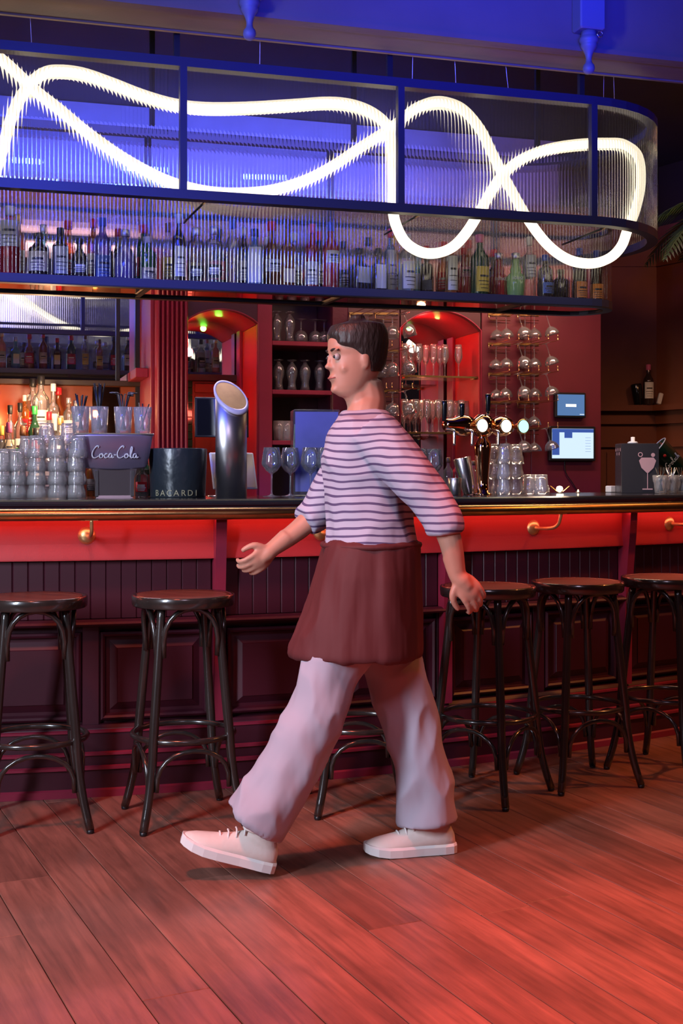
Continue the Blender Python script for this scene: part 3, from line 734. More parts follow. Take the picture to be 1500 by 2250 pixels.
BCOL = {'clear': (.93, .96, .98, .07), 'amber': (.75, .30, .06, .22), 'dark': (.06, .035, .03, .55), 'green': (.08, .35, .13, .35), 'darkgreen': (.03, .10, .05, .55), 'red': (.70, .05, .06, .45),
        'blue': (.35, .55, .85, .25), 'teal': (.35, .75, .75, .2), 'rum': (.45, .12, .03, .4), 'pink': (.95, .35, .25, .6), 'lime': (.45, .8, .3, .55), 'violet': (.30, .25, .6, .35)}
BM = {k: GL('%s_bottle_glass' % k, tint=v[:3], body=v[3], refl=.8, rough=.05, edge=.35, bodycol=tuple(min(1, c*1.1) for c in v[:3])) for k, v in BCOL.items()}
CAPC = {'red': (.65, .02, .03), 'black': (.02, .02, .02), 'white': (.8, .8, .8), 'gold': (.75, .5, .18), 'brown': (.16, .07, .03), 'green': (.03, .3, .06), 'silver': (.6, .6, .62), 'blue': (.05, .1, .5), 'yellow': (.85, .55, .1), 'pink': (.8, .15, .3)}
CM = {k: P('%s_bottle_cap' % k, v, .35, metal=.7 if k in ('gold', 'silver') else 0) for k, v in CAPC.items()}
LABC = {'white': (.78, .78, .76), 'cream': (.72, .62, .42), 'black': (.025, .025, .03), 'red': (.6, .03, .04), 'green': (.05, .3, .12), 'orange': (.75, .25, .05), 'blue': (.08, .15, .45), 'pink': (.8, .3, .35), 'yellow': (.8, .6, .1)}
LM = {k: P('%s_paper_label' % k, v, .55) for k, v in LABC.items()}
_bc = {}
def bottle(label, loc, rz, kind, h, r, col, cap, lab, group=None, face=0, labh=(.16, .46), words_=None, wc_=None, tilt=None, diamond=None):
    e = empty('bottle', loc, rz); tag(e, label, 'bottle', group)
    if tilt: e.rotation_euler = tilt
    key = (kind, h, r, col, cap, lab, labh, face)
    if key not in _bc:
        pr = bprof(kind, h, r); flat = None
        fc = (lambda a, z: min(1/max(abs(cos(a)), abs(sin(a))), 1.22)*.88 if z < h*.62 else 1) if kind == 'square' else None
        g_ = MB().lathe(pr, 20, facet=fc).mesh('bottle', BM[col]); topr = pr[-1][0]; zt = pr[-1][1]
        c_ = MB().lathe([(0, h*.86), (topr*1.06+.001, h*.86), (topr*1.18+.001, h*.87), (topr*1.18+.001, h-.002), (topr*1.0, h), (0, h)], 14).mesh('cap', CM[cap])
        l_ = None
        if lab:
            z0, z1 = h*labh[0], h*labh[1]; rl = r*1.02+.0008 if kind != 'round' else r*1.03+.001
            if kind == 'square':
                l_ = MB().box((0, -r*.885*1.0, (z0+z1)/2), (r*1.3, .0015, z1-z0))
            else:
                l_ = MB().lathe([(rl, z0), (rl, z1), (rl-.0006, z1), (rl-.0006, z0), (rl, z0)], 10, a0=-pi/2-.95, a1=-pi/2+.95)
            l_ = l_.mesh('label', LM[lab])
            s_ = MB()
            for c in (-pi/2,):
                for zz, hh, aw in ((z0+(z1-z0)*.62, .010, .55), (z0+(z1-z0)*.42, .004, .7), (z0+(z1-z0)*.28, .003, .6), (z0+(z1-z0)*.14, .003, .5)):
                    s_.lathe([(rl+.0006, zz-hh/2), (rl+.0006, zz+hh/2)], 6, a0=c-aw, a1=c+aw)
            s_ = s_.mesh('print', LM['black' if lab != 'black' else 'white'] if lab != 'red' else LM['white'])
        _bc[key] = (g_, c_, l_, s_ if lab else None)
    g_, c_, l_, s_ = _bc[key]
    inst('glass', g_, e); inst('cap', c_, e)
    if l_:
        lo = inst('label', l_, e); lb = inst('label', l_, e, (0, 0, 0), pi)
        if kind != 'square': inst('print', s_, lb)
        if not words_ and not diamond and kind != 'square': inst('print', s_, lo)
        if words_:
            text('lettering', words_, r*.62, LM[wc_ or 'black'], lo, (0, -r*1.05-.002, h*(labh[0]+labh[1])/2), sx=.8)
    return e
# row in the lower tier: (px of centre, top y, kind, width px, glass, cap, label, label span, words, depth row)
ROW = [(-60, 470, 'gin', 42, 'clear', 'white', 'white', (.15, .5)), (22, 452, 'gin', 50, 'red', 'white', 'white', (.42, .78)), (85, 512, 'wine', 48, 'dark', 'black', 'cream', (.10, .55)),
       (133, 500, 'gin', 38, 'dark', 'black', 'white', (.10, .62)), (175, 524, 'round', 40, 'dark', 'black', 'black', (.1, .4)), (225, 478, 'gin', 42, 'violet', 'blue', 'blue', (.06, .40)),
       (275, 505, 'round', 46, 'violet', 'silver', None, (0, 0)), (325, 520, 'gin', 40, 'green', 'white', 'cream', (.08, .32)), (393, 470, 'gin', 30, 'dark', 'white', 'white', (.08, .52)),
       (431, 500, 'bulb', 42, 'clear', 'silver', 'black', (.13, .32)), (470, 498, 'bulb', 42, 'clear', 'silver', 'black', (.13, .32)), (512, 474, 'tall', 36, 'clear', 'blue', None, (0, 0)),
       (560, 503, 'square', 44, 'blue', 'black', 'white', (.04, .66)), (597, 476, 'round', 46, 'rum', 'red', 'white', (.24, .42)), (632, 482, 'square', 36, 'rum', 'brown', 'cream', (.06, .26)),
       (686, 492, 'gin', 34, 'red', 'pink', 'white', (.08, .42)), (727, 488, 'wine', 38, 'red', 'blue', 'white', (.38, .56)), (790, 545, 'square', 50, 'dark', 'black', 'white', (.2, .55)),
       (832, 545, 'square', 36, 'dark', 'black', 'white', (.05, .6)), (858, 500, 'tall', 26, 'blue', 'red', 'white', (.05, .66)), (894, 515, 'gin', 40, 'clear', 'white', 'white', (.05, .52)),
       (937, 540, 'square', 34, 'dark', 'red', 'black', (.1, .3)), (992, 543, 'tall', 28, 'amber', 'red', 'white', (.08, .8)), (1020, 545, 'round', 34, 'red', 'red', 'pink', (.4, .6)),
       (1054, 515, 'wine', 42, 'darkgreen', 'pink', 'yellow', (.05, .46)), (1096, 556, 'soda', 44, 'red', 'silver', None, (0, 0)), (1133, 556, 'soda', 44, 'lime', 'silver', None, (0, 0)),
       (1163, 515, 'tall', 32, 'clear', 'white', 'white', (.35, .7)), (1198, 560, 'gin', 36, 'dark', 'blue', 'blue', (.1, .35)), (1232, 592, 'gin', 40, 'dark', 'black', None, (0, 0)),
       (1277, 545, 'tall', 34, 'dark', 'blue', 'orange', (.06, .36)), (1315, 550, 'tall', 30, 'dark', 'blue', 'orange', (.06, .34))]
cn = {'clear': 'clear glass', 'amber': 'amber', 'dark': 'dark glass', 'green': 'green', 'darkgreen': 'dark green', 'red': 'red', 'blue': 'pale blue', 'rum': 'brown rum-coloured', 'violet': 'violet', 'lime': 'lime green', 'teal': 'teal', 'pink': 'salmon pink'}
vis = 0
for i, (x, yt, kind, wpx, col, cap, lab, lh) in enumerate(ROW):
    m = LF+.075+(.068 if i % 2 else 0); s, t = PX(x, m)
    if x > 1240: m = LF+.12; s, t = PX(x-4, m)
    h = HT(yt, t)-LH0-.002; r = wpx*t/F/2*.95
    h = min(h, .31)
    nm = '%s bottle with %s cap, %s' % (cn[col], cap, ('%s from left in the front canopy row' % ORD[max(i-1, 0)]) if i else 'past the left edge in the front canopy row')
    wd = 'SOURZ' if kind == 'soda' else None
    e = bottle(nm, W(s, m, LH0+.002), A+random.uniform(-.3, .3), kind, round(h, 3), round(r, 4), col, cap, lab, 'bottles in the canopy display', labh=lh)
    if wd:
        e.rotation_euler = (0, 0, A-.2); text('lettering', wd, .018, CM['white'], e, (0, -r*1.02-.001, h*.40), sx=.9)
# second row behind, mostly seen in the mirror
R2 = [('clear', 'black', 'black', 'gin'), ('clear', 'black', 'black', 'gin'), ('pink', 'gold', 'white', 'gin'), ('teal', 'silver', 'white', 'square'), ('amber', 'red', 'red', 'round'), ('rum', 'red', 'cream', 'gin'), ('dark', 'red', 'cream', 'square'),
      ('darkgreen', 'red', 'red', 'wine'), ('clear', 'brown', 'yellow', 'tall'), ('amber', 'brown', 'yellow', 'tall'), ('dark', 'black', 'red', 'round'), ('dark', 'silver', 'white', 'wine'), ('green', 'white', 'white', 'gin'), ('clear', 'white', 'white', 'gin'), ('dark', 'red', 'white', 'wine')]
for i in range(22):
    x = -70+i*55; m = LF+.255; s, t = PX(x, m); col, cap, lab, kind = R2[i % 15]
    if abs(s-s_le) < .12 or s > s_le: continue
    bottle('%s bottle with %s cap, %s from left in the rear canopy row' % (cn[col], cap, ORD[i]), W(s, m, LH0+.002), A+pi+random.uniform(-.2, .2), kind, (.26, .285, .30)[i % 3], (.037, .040, .034)[i % 3] if kind != 'tall' else .03, col, cap, lab, 'back row of bottles in the canopy display')

# bottles on the back counter: (px, top y, bottom-row index, width px, kind, glass, cap, label, words, description)
BB = [(90, 826, 2, 37, 'gin', 'clear', 'black', 'white', None, 'tallest clear bottle with black cap and blank white label'), (72, 832, 2, 34, 'gin', 'clear', 'black', 'red', None, 'clear bottle with black cap half hidden behind the tallest one'),
      (54, 868, 2, 20, 'tall', 'amber', 'white', 'red', None, 'slim amber bottle with white cap left of the tallest bottle'), (64, 867, 2, 20, 'tall', 'amber', 'white', 'white', None, 'second slim amber bottle with white cap beside its twin'),
      (117, 843, 2, 28, 'square', 'clear', 'white', 'white', None, 'clear bottle with slanted white spout cap'), (128, 852, 2, 32, 'round', 'rum', 'red', 'white', None, 'round dark bottle with bright red cap'),
      (151, 874, 2, 24, 'gin', 'clear', 'silver', 'white', None, 'clear bottle with silver cap right of the red capped one'), (165, 880, 2, 20, 'gin', 'teal', 'silver', 'white', None, 'narrow pale bottle just left of the straw glasses'),
      (22, 890, 1, 24, 'gin', 'clear', 'black', 'cream', None, 'clear bottle with black pourer second from left'), (44, 885, 1, 24, 'gin', 'clear', 'black', 'white', None, 'clear bottle with black pourer and white neck'),
      (76, 892, 1, 28, 'wine', 'darkgreen', 'green', 'red', None, 'dark green bottle with red neck band'), (108, 905, 1, 28, 'square', 'clear', 'red', 'white', None, 'clear square bottle with red cap in the middle step'), (133, 918, 1, 26, 'gin', 'clear', 'gold', 'white', None, 'clear bottle with gold cap in the middle step'),
      (3, 935, 0, 26, 'gin', 'clear', 'yellow', 'white', None, 'clear bottle with yellow cap at the left edge'), (20, 928, 0, 30, 'gin', 'clear', 'pink', 'white', 'BACARDI', 'clear bottle with pink neck and rum label'),
      (50, 936, 0, 30, 'gin', 'clear', 'brown', 'white', 'BACARDI', 'clear bottle with brown pourer and rum label'), (80, 940, 0, 36, 'round', 'amber', 'black', 'cream', None, 'round amber bottle behind the tumblers'), (105, 966, 0, 30, 'square', 'clear', 'brown', 'white', None, 'clear bottle with tall brown cork'),
      (142, 958, 0, 34, 'square', 'clear', 'white', 'black', None, 'square bottle with black and white label beside the soda fountain'), (38, 984, 0, 20, 'gin', 'green', 'green', 'red', None, 'small green bottle with green cap behind the tumblers')]
for (x, yt, row, wpx, kind, col, cap, lab, wd, ds) in BB:
    m0_, m1_, hb = RIS[row]; m = (m0_+m1_)/2-(.0 if row < 2 else .06)+(.045 if BB.index((x, yt, row, wpx, kind, col, cap, lab, wd, ds)) % 2 else -.045); s, t = PX(x, m)
    h = HT(yt, t)-hb-.001
    bottle(ds, W(s, m, hb+.001), A-.15, kind, round(max(h, .15), 3), round(wpx*t/F/2, 4), col, cap, lab, 'lit bottles on the left back bar', words_=wd, wc_='red')

# ================================================================ GLASSWARE
def gmesh(name, prof, n=20, mat='clear', facet=None): return MB().lathe(prof, n, facet=facet).mesh(name, M[mat])
fac8 = lambda a, z: 1-.035*abs(sin(a*5))
G = {}
G['tumbler'] = gmesh('tumbler', [(0, .004), (.026, .004), (.026, 0), (.0285, .002), (.031, .03), (.033, .05), (.0365, .056), (.038, .062), (.040, .088), (.0385, .088), (.035, .06), (.0295, .03), (.024, .012), (0, .010)], 30, 'tumbler', fac8)
G['longglass'] = gmesh('glass', [(0, .002), (.028, 0), (.031, .004), (.034, .06), (.037, .125), (.0355, .125), (.031, .05), (.027, .014), (0, .012)], 20, 'tumbler', fac8)
G['wine'] = gmesh('wine_glass', [(0, .003), (.030, .002), (.037, 0), (.037, .0015), (.012, .005), (.004, .012), (.0035, .03), (.0035, .085), (.006, .095), (.024, .108), (.041, .132), (.0425, .140), (.039, .165), (.033, .205), (.032, .205), (.038, .165), (.041, .140), (.0395, .133), (.022, .110), (0, .100)], 24, 'clear')
G['flute'] = gmesh('champagne_flute', [(0, .003), (.028, .001), (.032, 0), (.030, .002), (.008, .006), (.0035, .016), (.0035, .07), (.006, .085), (.018, .105), (.0265, .130), (.027, .150), (.024, .185), (.0205, .215), (.020, .215), (.0235, .185), (.0258, .15), (.017, .107), (0, .092)], 18, 'clear')
G['coupe'] = gmesh('coupe', [(0, .003), (.028, .001), (.034, 0), (.030, .002), (.006, .006), (.0035, .014), (.0035, .080), (.006, .086), (.020, .093), (.036, .108), (.045, .127), (.048, .142), (.0472, .142), (.044, .127), (.034, .110), (.018, .096), (0, .090)], 24, 'clear')
G['goblet'] = gmesh('goblet', [(0, .003), (.030, .001), (.036, 0), (.032, .003), (.007, .008), (.0045, .016), (.0045, .062), (.007, .068), (.026, .076), (.038, .092), (.0425, .112), (.043, .150), (.0418, .150), (.041, .112), (.036, .094), (.024, .079), (0, .072)], 24, 'clear', lambda a, z: 1-(.02*abs(sin(a*6)) if .07 < z < .13 else 0))
G['hurricane'] = gmesh('hurricane_glass', [(0, .003), (.028, .001), (.032, 0), (.026, .006), (.010, .012), (.012, .02), (.030, .045), (.036, .07), (.033, .10), (.024, .135), (.024, .155), (.033, .195), (.032, .195), (.023, .155), (.0225, .135), (.031, .1), (.034, .07), (.028, .047), (0, .022)], 20, 'clear')
def glass(kind, name, label, loc, group, rz=0, flip=False, tilt=0, tdir=0, cat='glass'):
    o = bpy.data.objects.new(name, G[kind]); C.objects.link(o)
    mt = Matrix.Translation(loc) @ Matrix.Rotation(tdir, 4, 'Z') @ Matrix.Rotation(tilt, 4, 'Y') @ Matrix.Rotation(-tdir+rz, 4, 'Z')
    if flip: mt = mt @ Matrix.Rotation(pi, 4, 'X')
    o.matrix_world = mt; return tag(o, label, cat, group)
# tumblers stacked on the bar at the left (upside down, nested)
def top(x, off, dz=0):
    X = X_px(x, off); return BP(X, off, BT+dz)
cols = [(6, 3, .20), (38, 3, .21), (82, 4, .20), (127, 4, .20), (168, 4, .21), (60, 4, .30), (105, 5, .30), (148, 5, .30), (20, 3, .30), (-30, 3, .2)]
for ci, (x, n, off) in enumerate(cols):
    for k in range(n):
        front = off < .25
        lab = 'upside down glass tumbler, %s up in the %s' % (ORD[k], ('%s front stack from left' % ORD[ci] if ci < 5 else '%s rear stack from left' % ['second', 'third', 'fourth', 'first', 'hidden'][ci-5]))
        p = top(x+random.uniform(-1, 1)*k, off, .001+k*.0525)
        glass('tumbler', 'tumbler', lab, (p.x, p.y, p.z+.088), 'stacked tumblers on the bar', random.random()*3, flip=True)
# wine glasses on the bar
for i, (x, off) in enumerate(((597, .26), (638, .30), (682, .24), (716, .20), (820, .3), (856, .24), (888, .32), (922, .26), (952, .30))):
    p = top(x, off, .001)
    glass('wine', 'wine_glass', '%s wine glass from the left on the bar behind the walking person' % ORD[i], p, 'wine glasses on the bar', 0)
# beer glasses stacked right of the tap
for ci, (x, n, off) in enumerate(((1086, 3, .34), (1108, 3, .28), (1133, 3, .34), (1096, 2, .44), (1163, 1, .34), (1189, 1, .30), (1176, 1, .42))):
    for k in range(n):
        p = top(x, off, .001+k*.0700)
        if k == 0 or True:
            lab = 'straight beer glass, %s up, %s' % (ORD[k], ['left stack beside the copper tap', 'middle stack beside the tap', 'right stack beside the tap', 'rear stack beside the tap', 'single glass right of the stacks', 'rightmost glass of the row', 'glass behind the rightmost pair'][ci])
            o = glass('tumbler', 'beer_glass', lab, (p.x, p.y, p.z+.092), 'beer glasses beside the tap', random.random(), flip=True); o.scale = (.98, .98, 1.04)
# glasses on the open shelves
for i, (x, kind) in enumerate(((608, 'hurricane'), (636, 'hurricane'), (661, 'goblet'), (692, 'goblet'), (712, 'goblet'))):
    s, t = PX(x, 7.52); hh = {'hurricane': .195, 'goblet': .150}[kind]
    glass(kind, 'hurricane_glass' if kind == 'hurricane' else 'goblet', 'upside down glass, %s from the left on the top open shelf' % ORD[i], W(s, 7.52, hsh[0]+.001+hh), 'glasses on the top open shelf', flip=True)
for i, x in enumerate((612, 641, 670, 702)):
    s, t = PX(x, 7.52); glass('hurricane', 'hurricane_glass', 'upside down curvy glass, %s from the left on the middle open shelf' % ORD[i], W(s, 7.52, hsh[1]+.001+.195), 'glasses on the middle open shelf', flip=True)
for i, x in enumerate((612, 630, 700)):
    s, t = PX(x, 7.52); glass('longglass', 'tall_glass', 'tall straight glass, %s from the left on the lowest open shelf' % ORD[i], W(s, 7.52, hsh[2]+.001), 'glasses on the lowest open shelf')
# wall racks of brass wire with hanging glasses
def rack(x, y, label, grp, nrod=2, depth=.30):
    s, h = SM(x, y, MF); e = empty('glass_rack', W(s, MF-.001, h), A); tag(e, label, 'glass rack', grp)
    mb = MB(); mb.bbox((.080, -.003, .004), (.16, .006, .016), .001); mb.build('wall_plate', M['brass'], e)
    for k in range(3):
        x0 = .014+k*.066
        mb = MB()
        mb.tube(smooth_path([(x0, -.004, 0), (x0, -.1, 0), (x0, -depth, 0), (x0, -depth-.006, .01), (x0, -depth-.006, .035)], 3), .0023, 6)
        mb.build('rod', M['brass'], e)
    mb = MB(); mb.tube([(.0, -.02, .004), (.0, -.02, -.028), (.008, -.02, -.034), (.15, -.02, -.034)], .0022, 6); mb.build('crossbar', M['brass'], e)
    return e
ROWN = ['top', 'second', 'third', 'fourth', 'fifth']
def hang(kind, name, x, y, m, label, grp, tilt=0, tdir=0):
    s, h = SM(x, y, m); glass(kind, name, label, W(s, m, h), grp, A, flip=True, tilt=tilt, tdir=tdir)
for r_, y in enumerate((692, 757, 823, 885, 943)):
    for j, x in enumerate((1071, 1134)):
        rack(x, y, 'brass wire glass rack, %s row, %s of the right hand set' % (ROWN[r_], 'left' if j == 0 else 'right'), 'brass wire glass racks')
        n = 3 if not (r_ == 3) else 2
        for k in range(n):
            m = MF-.055-.095*k; xx = x+19+k*(21 if j == 0 else 20)
            til = .32 if (k == 2 and r_ < 5) else random.uniform(-.04, .04)
            hang('coupe', 'coupe_glass', xx+(6 if til > .2 else 0), y+3-k*3, m, 'hanging coupe glass, %s row, %s from the left, right hand racks' % (ROWN[r_], ORD[j*3+k]), 'coupe glasses in the right hand racks', tilt=-til, tdir=A)
for r_, y in enumerate((690, 772, 860)):
    for j, x in enumerate((766, 822)):
        rack(x, y, 'brass wire glass rack, %s row, %s of the left hand set' % (ROWN[r_], 'left' if j == 0 else 'right'), 'brass wire glass racks')
        for k in range(3 if j else 2):
            m = MF-.055-.095*k; til = .28 if (k == 2) else random.uniform(-.03, .03)
            hang('goblet', 'goblet', x+20+k*(20 if j else 22)+(6 if k == 2 else 0), y+4-k*3, m, 'hanging cut goblet, %s row, %s from the left, left hand racks' % (ROWN[r_], ORD[j*2+k]), 'goblets in the left hand racks', tilt=-til, tdir=A)
# glass shelves in the right niche with flutes
def gshelf(x0, x1, y, m0, m1, label):
    e = empty('glass_shelf', (0, 0, 0)); tag(e, label, 'shelf', 'glass shelves in the right niche')
    s0 = PX(x0, m0)[0]; s1 = PX(x1, m0)[0]; h = HT(y, PX((x0+x1)/2, m0)[1])
    mb = MB(); mbox(mb, s0, s1, m0, m1, h-.008, h); mb.build('pane', M['clear'], e)
    for q_ in (.05, .95):
        mb = MB(); c = W(s0+(s1-s0)*q_, m0+.03, h-.014); mb.box(c, (.02, .05, .010), A); mb.build('clip', M['brass'], e)
    mb = MB(); mbox(mb, s0, s1, m0-.004, m0, h-.010, h+.001); mb.build('brass_edge', M['brass'], e)
    return h
h1_ = gshelf(884, 1052, 826, MF+.04, MF+.36, 'brass edged glass shelf across the right niche')
fx = (884, 899, 916, 931, 948, 962, 973)
for i, x in enumerate(fx):
    m = MF+.16+(.08 if i % 2 else 0); s, t = PX(x+4, m); glass('flute', 'champagne_flute', 'champagne flute, %s from left on the upper niche shelf' % ORD[i], W(s, m, h1_+.001), 'champagne flutes on the upper niche shelf')
s, t = PX(1007, MF+.14); glass('flute', 'champagne_flute', 'single champagne flute standing apart at right of the upper niche shelf', W(s, MF+.14, h1_+.001), None); 
h2_ = gshelf(884, 1052, 950, MF+.04, MF+.36, 'lower glass shelf in the right niche behind the beer tap')
for i in range(12):
    x = 888+i*12.5; m = MF+.12+(.1 if i % 2 else 0); s, t = PX(x, m); glass('flute', 'champagne_flute', 'champagne flute, %s from left on the lower niche shelf' % ORD[i], W(s, m, h2_+.001), 'champagne flutes on the lower niche shelf')

# ================================================================ THINGS ON THE BAR
def az_at(X): n_, t_ = bn(X); return atan2(t_.y, t_.x)
# soda fountain
X = X_px(250, .28); e = empty('soda_fountain', BP(X, .28, BT), az_at(X)); tag(e, 'chrome soda fountain with flared top and etched cursive lettering on the bar', 'drink dispenser')
k = F/BP(X, .28).y; wt = 84/k; hh = 138/k
def fr(pts, y0, y1): return [[Vector((x, y0, z)), Vector((x, y1, z))] for x, z in pts]
mb = MB()
sil = [(-wt, hh), (-wt*.98, hh*.985), (-wt*.86, hh*.60), (-wt*.72, hh*.50), (-wt*.42, hh*.455), (0, hh*.445), (wt*.42, hh*.455), (wt*.72, hh*.50), (wt*.86, hh*.60), (wt*.98, hh*.985), (wt, hh)]
def hbot(x):
    a = abs(x)/wt; return hh*(.445+.05*a**2+(.47*max(0, (a-.82)/.18)**1.6))
rf, rb = [], []
for i in range(41):
    x = -wt+2*wt*i/40; zb = min(hbot(x), hh*.985); yf = -.066+.020*(x/wt)**2
    rf.append([Vector((x, .06, zb)), Vector((x*.97, yf+.012, zb-.001)), Vector((x*.98, yf, zb+.006)), Vector((x, yf-.002, hh*.97)), Vector((x, yf-.004, hh)), Vector((x, .06, hh))])
mb.grid(rf, closed=True, caps=True)
mb.build('head', P('etched_steel_head', (.42, .34, .50), .34, .75), e)
mb = MB(); mb.bbox((0, .0, hh+.002), (wt*2.02, .125, .006), .002); tr_ = mb.build('tray', M['steel'], e)
mb = MB(); rows = []
for z, a, b in ((0, .072, .05), (.01, .07, .048), (hh*.25, .075, .05), (hh*.46, .088, .052)): rows.append([Vector((-a, -b, z)), Vector((a, -b, z)), Vector((a, b, z)), Vector((-a, b, z))])
mb.grid(rows, closed=True, smooth=False, caps=True); mb.build('pedestal', P('dull_steel_pedestal', (.30, .25, .27), .35, 1), e)
mb = MB(); mb.bbox((-.070, -.052, hh*.23), (.014, .008, hh*.42), .002); mb.build('side_trim', M['chrome'], e); mb = MB(); mb.bbox((.070, -.052, hh*.23), (.014, .008, hh*.42), .002); mb.build('side_trim', M['chrome'], e)
M['etch'] = P('etched_lettering', (.72, .68, .72), .7, .1)
# cursive lettering drawn as strokes
STR = {'C': ([(.9, 1.35), (1.0, 1.55), (.75, 1.6), (.35, 1.2), (.1, .6), (.2, .1), (.55, 0), (.95, .25)], 1.0), 'o': ([(.45, .55), (.2, .5), (.08, .2), (.25, 0), (.5, .12), (.55, .4), (.4, .58), (.42, .4), (.75, .35)], .68),
       'c': ([(.5, .48), (.35, .58), (.12, .4), (.1, .12), (.3, 0), (.62, .2)], .58), 'a': ([(.5, .5), (.3, .58), (.1, .35), (.12, .05), (.35, .05), (.52, .4), (.5, .1), (.6, 0), (.78, .15)], .72),
       '-': ([(.05, .35), (.2, .42), (.35, .35)], .42), 'l': ([(.05, .1), (.35, .8), (.45, 1.4), (.3, 1.5), (.2, 1.0), (.22, .2), (.35, 0), (.5, .12)], .48),
       'G': ([(.95, 1.2), (.8, 1.4), (.4, 1.2), (.1, .6), (.25, .1), (.6, .1), (.85, .55), (.6, .55), (.9, .55), (.7, -.3), (.35, -.4)], 1.0), 'r': ([(.05, 0), (.2, .55), (.3, .6), (.5, .52)], .48),
       's': ([(.05, .05), (.35, .62), (.3, .35), (.42, .15), (.25, 0), (.1, .05)], .46), 'h': ([(.05, .05), (.35, 1.0), (.4, 1.4), (.2, 1.2), (.15, 0), (.35, .5), (.5, .5), (.5, .1), (.65, .02)], .68)}
def script(name, word, sc, mat, parent, loc, rot, r=.0016, wrap=None):
    me = MB(); x = 0; tot = sum(STR[c][1] for c in word)
    for c in word:
        p, adv = STR[c]; pts = []
        for a, b in p:
            u = (x+a-tot/2)*sc; v = b*sc; pts.append((u, -(wrap(u) if wrap else 0), v))
        sp_ = smooth_path(pts, 4); rs = [r*(.6+.6*abs(sin(pi*i/max(len(sp_)-1, 1)*2.2))) for i in range(len(sp_))]
        me.tube(sp_, rs, 6, flat=1.0); x += adv
    o = me.build(name, mat, parent); o.location = loc; o.rotation_euler = rot; return o
script('lettering', 'Coca-Cola', .0290, M['etch'], e, (0, -.069, hh*.63), (0, 0, 0), .0026)
fount = (e, hh)
# tumblers with straws on top of it
for gi, (x, ns) in enumerate(((180, 8), (219, 12), (270, 9), (311, 3))):
    u = (x-250)/k*1.02; base = e.matrix_basis @ Vector((u, 0, hh+.006)) if False else Matrix.Translation(e.location) @ Matrix.Rotation(az_at(X), 4, 'Z') @ Vector((u, .0, hh+.0055))
    g_ = glass('longglass', 'straw_glass', 'tumbler of black straws, %s from the left on the soda fountain' % ORD[gi], base, 'straw tumblers on the soda fountain'); g_.scale = (1.02, 1.02, .86)
    for q_ in range(ns):
        a = 2*pi*q_/ns+random.random(); r0 = .010; rt = .026 if gi != 1 else .022; ln = {0: .155, 1: .195, 2: .16, 3: .125}[gi]*random.uniform(.95, 1.04)
        b0_ = Vector((-r0*cos(a), -r0*sin(a), .013)); t0 = Vector((rt*cos(a), rt*sin(a), ln))
        mb = MB(); mb.tube([b0_, t0], .0028, 6)
        if gi in (2,): mb.v and mb.tube([t0, t0+Vector((.03*cos(a), .03*sin(a), .002))], .0028, 6)
        so_ = mb.build('straw', M['black'], None); so_.location = base; tag(so_, 'black plastic straw in the %s tumbler on the soda fountain' % ORD[gi], 'straw', 'black straws in the %s tumbler' % ORD[gi])
# ice bucket
X = X_px(391, .30); p = BP(X, .30, BT); k = F/p.y; r = 64/k; hh = 107/k
e = empty('ice_bucket', p, az_at(X)); tag(e, 'scratched black plastic ice bucket with faded lettering on the bar', 'bucket')
M['bucket'] = P('scratched_black_plastic', (.022, .028, .035), .3, bump=.3, bscale=25)
mb = MB(); mb.lathe([(0, 0), (r*.93, 0), (r*.94, .004), (r, hh-.004), (r*.99, hh), (r*.955, hh-.001), (r*.90, .012), (0, .01)], 40); mb.build('shell', M['bucket'], e)
M['gold'] = P('faded_gold_print', (.35, .32, .20), .5)
for i, c in enumerate('BACARDI'):
    a = -pi/2+(i-3.0)*.25-.20; text('lettering', c, .034, M['gold'], e, (cos(a)*(r*.945+.002), sin(a)*(r*.945+.002), .018), (pi/2, 0, a+pi/2), ext=.0008)
# steel column
X = X_px(508, .27); p = BP(X, .27, BT); k = F/p.y; r = 34.5/k
e = empty('steel_column', p, 0); tag(e, 'brushed steel beer column with slanted oval top beside the ice bucket', 'beer column')
mb = MB(); n = 48; h0_, sl_ = 232/k, 1.02
ring0 = [(r*cos(2*pi*i/n), r*sin(2*pi*i/n)) for i in range(n)]
def zt(x, y): return h0_-sl_*.66*x+.45*y*0
zc = lambda x, y, d=0: (1098-884)/k - x*.52 + y*.80 + d
mb.grid([[(x, y, 0) for x, y in ring0], [(x, y, zc(x, y)) for x, y in ring0]], closed=True, caps=True); mb.build('column', M['steel'], e)
mb = MB(); rr = []
for f, d in ((1.0, -.004), (1.10, .002), (1.12, .012), (1.06, .019), (.97, .0185), (.96, .014)): rr.append([(x*f, y*f, zc(x*f, y*f, d)) for x, y in ring0])
mb.grid(rr, closed=True); mb.build('bezel', P('pale_plastic_bezel', (.62, .55, .60), .35), e)
mb = MB(); mb.grid([[(x*.965, y*.965, zc(x*.965, y*.965, .010)) for x, y in ring0], [(x*.965, y*.965, zc(x*.965, y*.965, .0165)) for x, y in ring0]], closed=True, smooth=False, caps=True)
mb.build('badge_face', P('brushed_copper_face', (.55, .36, .20), .38, .85, var=.15, scale=15), e)
